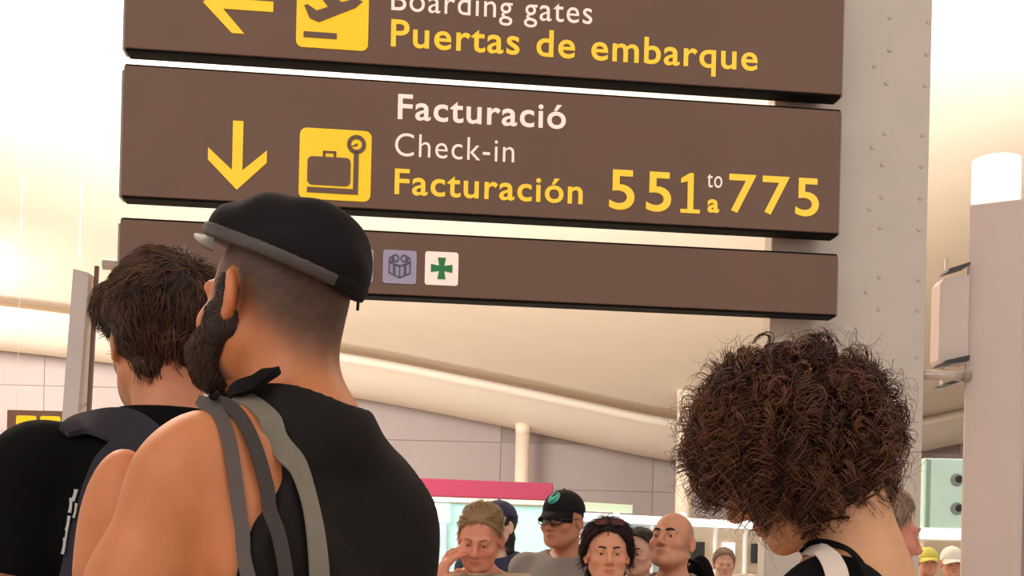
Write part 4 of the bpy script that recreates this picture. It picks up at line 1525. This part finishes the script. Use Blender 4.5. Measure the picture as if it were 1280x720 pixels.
def curls(p, n, pts, amp, turns, rad, seed, name, rmin, rmax, cols, fuzz=0.0, per=1, sp=0.0):
    r = np.random.default_rng(seed)
    G = p.R.T @ np.array((0, 0, -1.0))                       # gravity in the head frame
    U0 = p.R.T @ np.array((0, 0, 1.0))
    nl = max(n // per, 1)
    rep = lambda x: np.repeat(x, per, axis=0)
    u = r.normal(size=(nl * 4, 3))
    u /= np.linalg.norm(u, axis=1, keepdims=True)
    root = np.array((0, -0.014, 0.034)) + u * np.array((0.076, 0.096, 0.084))
    ok = (root[:, 1] * 0.75 - (root[:, 2] - 0.065) * 0.5 < 0.045) & ~((root[:, 2] < -0.055))
    root, u = root[ok][:nl], u[ok][:nl]
    nl = len(root)
    n = nl * per
    root = rep(root) + r.normal(size=(n, 3)) * 0.004
    u = rep(u)
    lock = lambda spread: np.clip(rep(r.random(nl)) + r.normal(size=n) * spread, 0, 1)
    c = np.array((0, -0.012, 0.03))
    t = np.linspace(0, 1, pts)
    gt = G - (u @ G)[:, None] * u
    lk = lock(0.12)
    fall = (0.4 + 1.3 * lock(sp))
    d = u[:, None] + gt[:, None] * (fall[:, None] * t[None] ** 1.2)[..., None] + (rep(r.normal(size=(nl, 3))) * 0.28 + r.normal(size=(n, 3)) * 0.28 * sp)[:, None] * t[None, :, None]
    d /= np.linalg.norm(d, axis=2, keepdims=True)
    # shell in the upright frame of the figure: wide, a little flat on top
    W = d @ p.R.T
    shell = 1 / np.sqrt((W[..., 0] / 0.15) ** 2 + (W[..., 1] / 0.17) ** 2 + (W[..., 2] / np.where(W[..., 2] > 0, 0.15, 0.178)) ** 2)
    r0 = np.linalg.norm(root - c, axis=1)
    k = (rmin + (rmax - rmin) * lock(sp))[:, None]
    rr = r0[:, None] + np.maximum(shell * k - r0[:, None], 0.015) * (t[None] ** 0.65)
    path = c + d * rr[..., None]
    tg = np.gradient(path, axis=1)
    tg /= np.linalg.norm(tg, axis=2, keepdims=True) + 1e-9
    a = np.cross(tg, np.array((0.3, 0.5, 0.8)))
    a /= np.linalg.norm(a, axis=2, keepdims=True) + 1e-9
    b = np.cross(tg, a)
    ph = (6.28 * rep(r.random(nl)) + r.normal(size=n) * 2.2 * sp)[:, None] + (turns * (0.7 + 0.6 * lock(sp * 0.2)))[:, None] * 6.28 * t[None] * rep(r.choice((-1, 1), nl))[:, None]
    am = (amp * (0.6 + 0.8 * lock(sp)))[:, None] * np.clip(t * 3, 0, 1)[None]
    path = path + (a * np.cos(ph)[..., None] + b * np.sin(ph)[..., None]) * am[..., None]
    if fuzz: path = path + np.cumsum(r.normal(size=path.shape) * fuzz, axis=1)
    rd = rad * (0.6 + 0.8 * r.random((n, 1))) * (1 - 0.7 * t[None] ** 3)
    face = ((path[..., 1] > 0.055) & (path[..., 2] < -0.02) & (np.abs(path[..., 0]) < 0.055)).any(axis=1)
    path, rd, n, t0 = path[~face], rd[~face], int((~face).sum()), ~face
    V, Q = tubes(path, rd, 4 if rad > 0.001 else 3)
    s_ = 4 if rad > 0.001 else 3
    mixv = np.clip(lk[t0][:, None] * 0.75 + 0.3 * t[None], 0, 1)
    c0, c1 = np.array(cols[0]), np.array(cols[1])
    cc = np.repeat((c0 + (c1 - c0) * mixv[..., None]).reshape(-1, 3), s_, axis=0)
    return p.headmesh(name, V, Q, M_hair, None, cc)


curls(curly, 5200, 36, 0.0115, 2.7, 0.0011, 11, 'curls', 0.7, 0.98, (srgb(26, 14, 11), srgb(80, 44, 31)), per=16, sp=0.09)
curls(curly, 2400, 34, 0.0095, 3.0, 0.0009, 12, 'fine_curls', 0.86, 1.05, (srgb(38, 20, 15), srgb(124, 74, 50)), per=8, sp=0.1)
curls(curly, 700, 30, 0.011, 2.8, 0.00045, 13, 'flyaway_curls', 0.98, 1.15, (srgb(70, 40, 28), srgb(146, 96, 68)), 0.0006, per=2, sp=0.15)
M_wtop = mat('white_cotton', srgb(232, 212, 200), 0.85, 0.04, 20)
ctop = curly.shirt(M_blk, 0.01, 0.3, neck=(0.0, -0.03, 1.45, 0.12, 0.22, 0.11), amp=0.003, name='top')
bv3 = bvh_of([curly.bodyo, ctop])
ribbon('white_strap', bv3, [(1006, 689, 10), (1016, 688, 16), (1028, 692, 22), (1038, 702, 26), (1045, 717, 28), (1050, 745, 28)], M_wtop, curly.root, off=0.006, dflt=1.6)
ribbon('black_strap', bv3, [(1000, 682, 5), (1014, 679, 6), (1032, 679, 7), (1050, 687, 8), (1064, 699, 9), (1076, 716, 9), (1084, 745, 9)], M_blk, curly.root, off=0.009, dflt=1.6)
M_neck = mat('necklace_cord', srgb(74, 44, 26), 0.5, 0.3, 120)
ribbon('necklace', bv3, [(1002, 672, 3), (1008, 663, 3.5), (1022, 652, 3.5), (1040, 648, 3.5), (1062, 647, 3.5)], M_neck, curly.root, off=0.003, th=0.002, dflt=1.6)
curly.trousers(M_jean); curly.shoes(M_shoe)

# ---------- people in the distance
LOW = dict(res=0.011, hres=0.006)
M_grey_tee = mat('grey_tee', srgb(132, 118, 110), 0.85, 0.06, 20)
M_navytee = mat('navy_tee', srgb(44, 46, 70), 0.85, 0.06, 20)
M_beigetee = mat('beige_tee', srgb(176, 152, 128), 0.85, 0.06, 20)
M_redtee = mat('rust_tee', srgb(140, 70, 54), 0.85, 0.06, 20)
M_bluecap = mat('cap_navy_blue', srgb(38, 36, 72), 0.8, 0.08, 20)
M_yelcap = mat('cap_yellow_green', srgb(216, 206, 96), 0.8, 0.05, 20)
M_wcap = mat('cap_white', srgb(240, 236, 228), 0.8, 0.03, 20)
M_teal = mat('emblem_teal', srgb(44, 146, 128), 0.6, 0.06, 30)
M_teal2 = mat('emblem_pale', srgb(96, 190, 172), 0.6, 0.06, 30)
M_frame = mat('glasses_frame', srgb(36, 22, 22), 0.3, 0.05, 30)
M_glass = mat('glasses_lens', (0.95, 0.95, 0.95), 0.02, 0.0, 5, trans=1.0)
M_shade = mat('sunglasses_lens', srgb(80, 24, 34), 0.08, 0.05, 5)
GRP = 'people waiting beyond the sign'


def far(label, px, py, d, rz, **kw):
    a = dict(LOW)
    a.update(kw)
    p = Person(label, 0, 0, math.radians(rz), group=GRP, **a)
    fit(p, px, py, d)
    p.root['dist'] = d
    return p


def finish(p, top, legs, sleeve=0.6, cut=0.125):
    p.shirt(top, 0.014, sleeve, top=cut)
    p.trousers(legs)
    p.shoes(M_shoe)


def hair_on(p, vol, plane, base, n, length, cols, wave=0.003, extra=(), cuts=(), comb=None, rad=0.0013, lift=0.25, seed=3, name='hair', ext=0.0, sl=None):
    hf = p.hairfield(vol, plane=plane, extra=extra, cuts=cuts, res=0.006, amp=0.004, freq=70, seed=seed, ext=ext)
    V, Q = hf.mesh()
    o = p.headmesh(name, V, Q, base)
    if n:
        p.strands((V, Q), n, length, M_hair, rad=rad, pts=6, comb=comb, lift=lift, wave=wave, wfreq=90, clump=0.8, seed=seed, col=cols, name='hair_strands')
    return o


def baseball_cap(p, m, emblem=False, tilt=0.12, z0=0.05):
    f = Field(np.arange(-0.13, 0.13, 0.006), np.arange(-0.16, 0.14, 0.006), np.arange(-0.06, 0.17, 0.006))
    f.ell((0, -0.014, 0.045), (0.088, 0.11, 0.092), 0, pad=0.3)
    X, Y, Z = f.grid()
    f.F = np.maximum(f.F, z0 + tilt * Y - Z)
    V, Q = f.mesh()
    c = p.headmesh('cap', V, Q, m)
    rows = []
    na = 21
    for fr in (0.0, 0.35, 0.7, 1.0):
        row = []
        for i in range(na):
            a = math.radians(-62 + 124 * i / (na - 1))
            e = max(math.cos(a * 90 / 62), 0) ** 0.7
            x, y = 0.089 * math.sin(a) * (1 - 0.06 * fr), -0.014 + 0.111 * math.cos(a) * (1 + 0.66 * e * fr)
            row.append((x, y, z0 + tilt * y + 0.004 - 3.0 * x * x * fr - 0.03 * fr))
        rows.append(row)
    R = np.array(rows)
    lr = np.concatenate((R, (R - np.array((0, 0, 0.005)))[::-1]), 0)
    n_, m_, _ = lr.shape
    ids = np.arange(n_ * m_).reshape(n_, m_)
    nx = np.roll(ids, -1, 0)
    Q = np.stack((ids[:, :-1], ids[:, 1:], nx[:, 1:], nx[:, :-1]), -1).reshape(-1, 4)
    p.headmesh('cap_brim', lr.reshape(-1, 3), Q, m, c)
    V, Q = ball((0, -0.014, 0.138), (0.007, 0.007, 0.004), 10, 6)
    p.headmesh('cap_button', V, Q, m, c)
    if emblem:
        # round teal badge wrapped on the front of the crown, with a paler ring and slanted stroke
        def wrap(x, z, lift):
            yy = -0.014 + 0.11 * math.sqrt(max(0, 1 - (x / 0.088) ** 2 - ((z - 0.045) / 0.092) ** 2))
            return (x, yy + lift, z)
        def patch(name, outline, lift, mm):
            cz = 0.098
            pts = [wrap(x, cz + z, lift) for x, z in outline]
            cen = wrap(sum(q[0] for q in outline) / len(outline), cz + sum(q[1] for q in outline) / len(outline), lift)
            back = [(a, b - 0.008, c2) for a, b, c2 in pts]
            n = len(pts)
            V = pts + back + [cen]
            T = [(k, (k + 1) % n, 2 * n) for k in range(n)]
            Qd = [(k, n + k, n + (k + 1) % n, (k + 1) % n) for k in range(n)]
            p.headmesh(name, V, Qd, mm, c, None, np.array(T))
        patch('emblem', [(0.027 * math.cos(t), 0.026 * math.sin(t)) for t in np.linspace(0, 6.283, 25)[:-1]], 0.002, M_teal)
        patch('emblem_stroke', [(-0.016, 0.012), (-0.009, 0.017), (0.012, -0.006), (0.016, -0.014), (0.009, -0.017), (-0.01, 0.003)], 0.0045, M_teal2)
        for s_ in (-1, 1):
            patch('emblem_stroke', [(s_ * 0.018, 0.012), (s_ * 0.0225, 0.008), (s_ * 0.0225, -0.01), (s_ * 0.018, -0.014)], 0.0045, M_teal2)
    return c


def glasses(p, m, lens, z=0.0, y=0.112, tilt=0.0, name='glasses', up=None):
    """Spectacles: two rims, lenses, bridge and temples. `up` moves them onto the head."""
    def P(x, yy, zz):
        return (x, yy, zz) if up is None else up(x, yy, zz)
    root = None
    for q in (-1, 1):
        pts = [P(q * 0.033 + 0.0235 * math.copysign(abs(math.cos(t)) ** 0.7, math.cos(t)), y - 0.006 * abs(q * 0.033 + 0.0235 * math.cos(t)) / 0.05,
                 z + 0.0165 * math.copysign(abs(math.sin(t)) ** 0.7, math.sin(t))) for t in np.linspace(0, 6.283, 25)]
        V, Q = tubes(np.array([pts]), np.full((1, 25), 0.0022), 6)
        o = p.headmesh('rim' if root else name, V, Q, m, root)
        root = root or o
        a = np.array(pts[:-1])
        V = np.vstack((a, a - np.array((0, 0.0012, 0)), a.mean(0), a.mean(0) - np.array((0, 0.0012, 0))))
        n = len(a)
        T = [(k, (k + 1) % n, 2 * n) for k in range(n)] + [(n + (k + 1) % n, n + k, 2 * n + 1) for k in range(n)]
        p.headmesh('lens', V, [(k, n + k, n + (k + 1) % n, (k + 1) % n) for k in range(n)], lens, root, None, np.array(T), False)
        V, Q = tubes(np.array([[P(q * 0.057, y - 0.006, z + 0.006), P(q * 0.074, y - 0.03, z + 0.006), P(q * 0.079, 0.0, z + 0.008), P(q * 0.077, -0.02, z - 0.004)]]), np.full((1, 4), 0.002), 6)
        p.headmesh('temple', V, Q, m, root)
    V, Q = tubes(np.array([[P(-0.01, y, z + 0.004), P(0, y + 0.003, z + 0.007), P(0.01, y, z + 0.004)]]), np.full((1, 3), 0.002), 6)
    p.headmesh('bridge', V, Q, m, root)
    return root


DOWN = lambda p, n: np.tile((0, -0.25, -1.0), (len(p), 1))
BACK = lambda p, n: np.stack((p[:, 0] * 2, -0.9 + 0 * p[:, 0], -0.35 + 0 * p[:, 0]), -1)

# blonde woman looking down, hand raised to her cheek
blonde = far('fair haired woman looking down, hand raised to her cheek', 600, 672, 3.9, 172, skin=srgb(216, 140, 112), female=True, head=(20, 0, -4),
             res=0.008, hres=0.005)
hd = blonde.H((0.088, 0.07, -0.085))
blonde.E[1] = np.array((0.26, 0.1, 1.2))
blonde.W[1] = hd + np.array((0.055, 0.035, -0.075))
blonde.palm_dir = {1: np.array((-1.0, -0.5, 0.2))}
blonde.finger_curl = {1: 0.35}
blonde.finger_spread = {1: 0.35}
blonde.build_field(); blonde.body(); blonde.eyes(); blonde.brows(mat('brow_fair', srgb(140, 96, 66), 0.6), th=0.0035)
M_blond = mat('hair_base_blond', srgb(142, 108, 72), 0.6, 0.2, 90, bump=0.4, bscale=200)
hair_on(blonde, (0.008, 0.012, 0.014), (0.75, -0.66, 0.04), M_blond, 1500, 0.06, (srgb(120, 88, 56), srgb(198, 164, 118)), comb=BACK,
        extra=(((-0.07, -0.02, -0.08), (0.025, 0.03, 0.08)), ((0.075, -0.02, -0.09), (0.028, 0.03, 0.09)), ((0, -0.09, -0.05), (0.05, 0.04, 0.08))))
finish(blonde, M_beigetee, M_jean, cut=0.135)

bluecap = far('person in a dark blue cap standing right behind the fair haired woman', 621, 658, 5.4, 150, skin=srgb(220, 178, 156), head=(0, -10, 0))
bluecap.build_field(); bluecap.body(); bluecap.eyes(); bluecap.brows(M_hairbase)
baseball_cap(bluecap, M_bluecap)
hair_on(bluecap, (0.008, 0.012, 0.0), (0.6, 0.3, 0.0), M_hairblack, 500, 0.03, (srgb(28, 18, 16), srgb(60, 40, 34)), comb=DOWN,
        extra=(((0.07, -0.03, -0.09), (0.02, 0.03, 0.09)), ((-0.07, -0.03, -0.09), (0.02, 0.03, 0.09))))
finish(bluecap, M_navytee, M_tro)

capg = far('man with glasses in a black cap bearing a round teal emblem', 703, 651, 4.65, 160, skin=srgb(186, 122, 92), head=(2, -14, 0), res=0.009, hres=0.005)
capg.build_field(nose=1.15)
capg.body(); capg.eyes(); capg.brows(M_hairblack, th=0.005)
baseball_cap(capg, M_capb, emblem=True, z0=0.036, tilt=0.02)
glasses(capg, M_frame, M_glass)
hair_on(capg, (0.004, 0.006, 0.0), (0.75, -0.5, 0.02), M_hairblack, 500, 0.015, (srgb(26, 18, 16), srgb(56, 38, 32)), comb=DOWN,
        cuts=(((0, -0.05, -0.15), (0.12, 0.12, 0.08)), ((0.095, 0.0, -0.012), (0.03, 0.026, 0.04)), ((-0.095, 0.0, -0.012), (0.03, 0.026, 0.04))))
finish(capg, M_grey_tee, M_jean)

dark = far('dark haired woman with sunglasses pushed up on her hair', 759, 692, 3.8, 180, skin=srgb(218, 150, 116), female=True, head=(0, 0, 0), res=0.009, hres=0.005)
dark.build_field(); dark.body(); dark.eyes(); dark.brows(M_hairblack, th=0.004)
hair_on(dark, (0.02, 0.02, 0.02), (0.75, -0.6, 0.035), M_hairblack, 1800, 0.07, (srgb(24, 13, 13), srgb(70, 36, 34)), wave=0.004,
        comb=lambda p, n: np.stack((p[:, 0] * 10, -0.5 + 0 * p[:, 0], -0.8 + 0 * p[:, 0]), -1),
        extra=(((-0.078, 0.0, -0.07), (0.03, 0.045, 0.11)), ((0.078, 0.0, -0.07), (0.03, 0.045, 0.11)), ((0, -0.08, -0.07), (0.07, 0.045, 0.1))))
glasses(dark, M_frame, M_shade, z=0.0, name='sunglasses', up=lambda x, y, z: (x, 0.078 - (z - 0.0) * 0.75 - (0.112 - y) * 0.75, 0.122 + (z * 0.65) - (0.112 - y) * 0.25))
finish(dark, M_blk, M_tro)

behind = far('person with tousled dark hair, half hidden behind the dark haired woman', 797, 692, 5.0, 165, skin=srgb(200, 150, 126), head=(0, -10, 0))
behind.build_field(); behind.body(); behind.eyes(); behind.brows(M_hairblack)
hair_on(behind, (0.012, 0.015, 0.015), (0.75, -0.6, 0.03), M_hairblack, 900, 0.045, (srgb(34, 24, 24), srgb(92, 70, 62)), comb=DOWN,
        extra=(((0.07, 0.0, -0.05), (0.025, 0.035, 0.09)), ((-0.07, 0.0, -0.05), (0.025, 0.035, 0.09))))
finish(behind, M_redtee, M_jean)

bald = far('bald man with dark eyebrows, face tipped up, right of the women', 840, 677, 4.0, 150, skin=srgb(204, 140, 108), head=(-14, 0, 0), res=0.009, hres=0.005)
bald.build_field()


def bald_col(p, V, h, col):
    k = 1 / (1 + np.exp((h[:, 1] - 0.03 + 0.5 * (h[:, 2] - 0.02)) / 0.012)) * (h[:, 2] > -0.05) * (h[:, 2] < 0.085) * (np.linalg.norm(h, axis=1) < 0.17) * (np.abs(h[:, 0]) < 0.079)
    k = k[:, None] * 0.45
    return col * (1 - k) + np.array(srgb(110, 84, 68)) * k


bald.body(bald_col); bald.eyes(); bald.brows(M_hairblack, th=0.0055)
finish(bald, M_grey_tee, M_tro)
bpk = empty('backpack', (bald.root.location[0], bald.root.location[1], 1.05), math.radians(150))
tag(bpk, 'black backpack on the back of the bald man', 'backpack')
bz = Field(np.arange(-0.2, 0.2, 0.01), np.arange(-0.45, 0.1, 0.01), np.arange(-0.3, 0.42, 0.01))
bz.ell((-0.02, -0.24, 0.03), (0.13, 0.08, 0.26), 0, pad=0.4)
bz.ell((-0.02, -0.25, 0.25), (0.06, 0.05, 0.13), 0.04, pad=0.4)
V, Q = bz.mesh()
make_mesh('pack_body', V, Q, M_blk, bpk)
V, Q = tubes(np.array([[(-0.05, -0.2, 0.3), (-0.05, -0.17, 0.345), (0.0, -0.17, 0.36), (0.02, -0.2, 0.32)]]), np.full((1, 4), 0.01), 8)
make_mesh('carry_handle', V, Q, M_blk, bpk)

greyhead = far('small far person with grey brown hair, low between bald man and woman', 905, 706, 7.6, 175, skin=srgb(200, 156, 132), female=True)
greyhead.build_field(); greyhead.body(); greyhead.eyes()
hair_on(greyhead, (0.016, 0.016, 0.02), (0.75, -0.6, 0.035), mat('hair_base_grey', srgb(140, 116, 100), 0.7, 0.2, 60), 500, 0.04, (srgb(120, 98, 84), srgb(170, 146, 128)), comb=DOWN)
finish(greyhead, M_beigetee, M_jean)

older = far('older man with flushed face in profile, behind the curly haired woman', 1097, 666, 2.7, -82, skin=srgb(206, 130, 106), head=(8, 0, 0), res=0.009, hres=0.005)
older.build_field(nose=1.35)
older.body(); older.eyes(); older.brows(mat('brow_grey', srgb(150, 120, 100), 0.6))
hair_on(older, (0.012, 0.014, 0.014), (0.75, -0.66, 0.045), mat('hair_base_greybrown', srgb(124, 96, 78), 0.7, 0.2, 60), 1500, 0.03, (srgb(110, 84, 66), srgb(186, 158, 134)),
        comb=DOWN, cuts=(((0, -0.05, -0.16), (0.12, 0.12, 0.08)), ((0.097, 0.0, -0.015), (0.032, 0.028, 0.045)), ((-0.097, 0.0, -0.015), (0.032, 0.028, 0.045))))
finish(older, M_navytee, M_tro)

yel = far('small far person in a yellow green cap beside the post', 1160, 703, 8.6, 170, skin=srgb(206, 150, 122))
yel.build_field(); yel.body(); yel.eyes()
baseball_cap(yel, M_yelcap, z0=0.03)
finish(yel, M_redtee, M_jean)
wht = far('small far person in a white cap near the lamp column', 1190, 704, 7.7, 170, skin=srgb(206, 150, 122))
wht.build_field(); wht.body(); wht.eyes()
baseball_cap(wht, M_wcap, z0=0.02)
finish(wht, M_grey_tee, M_tro)
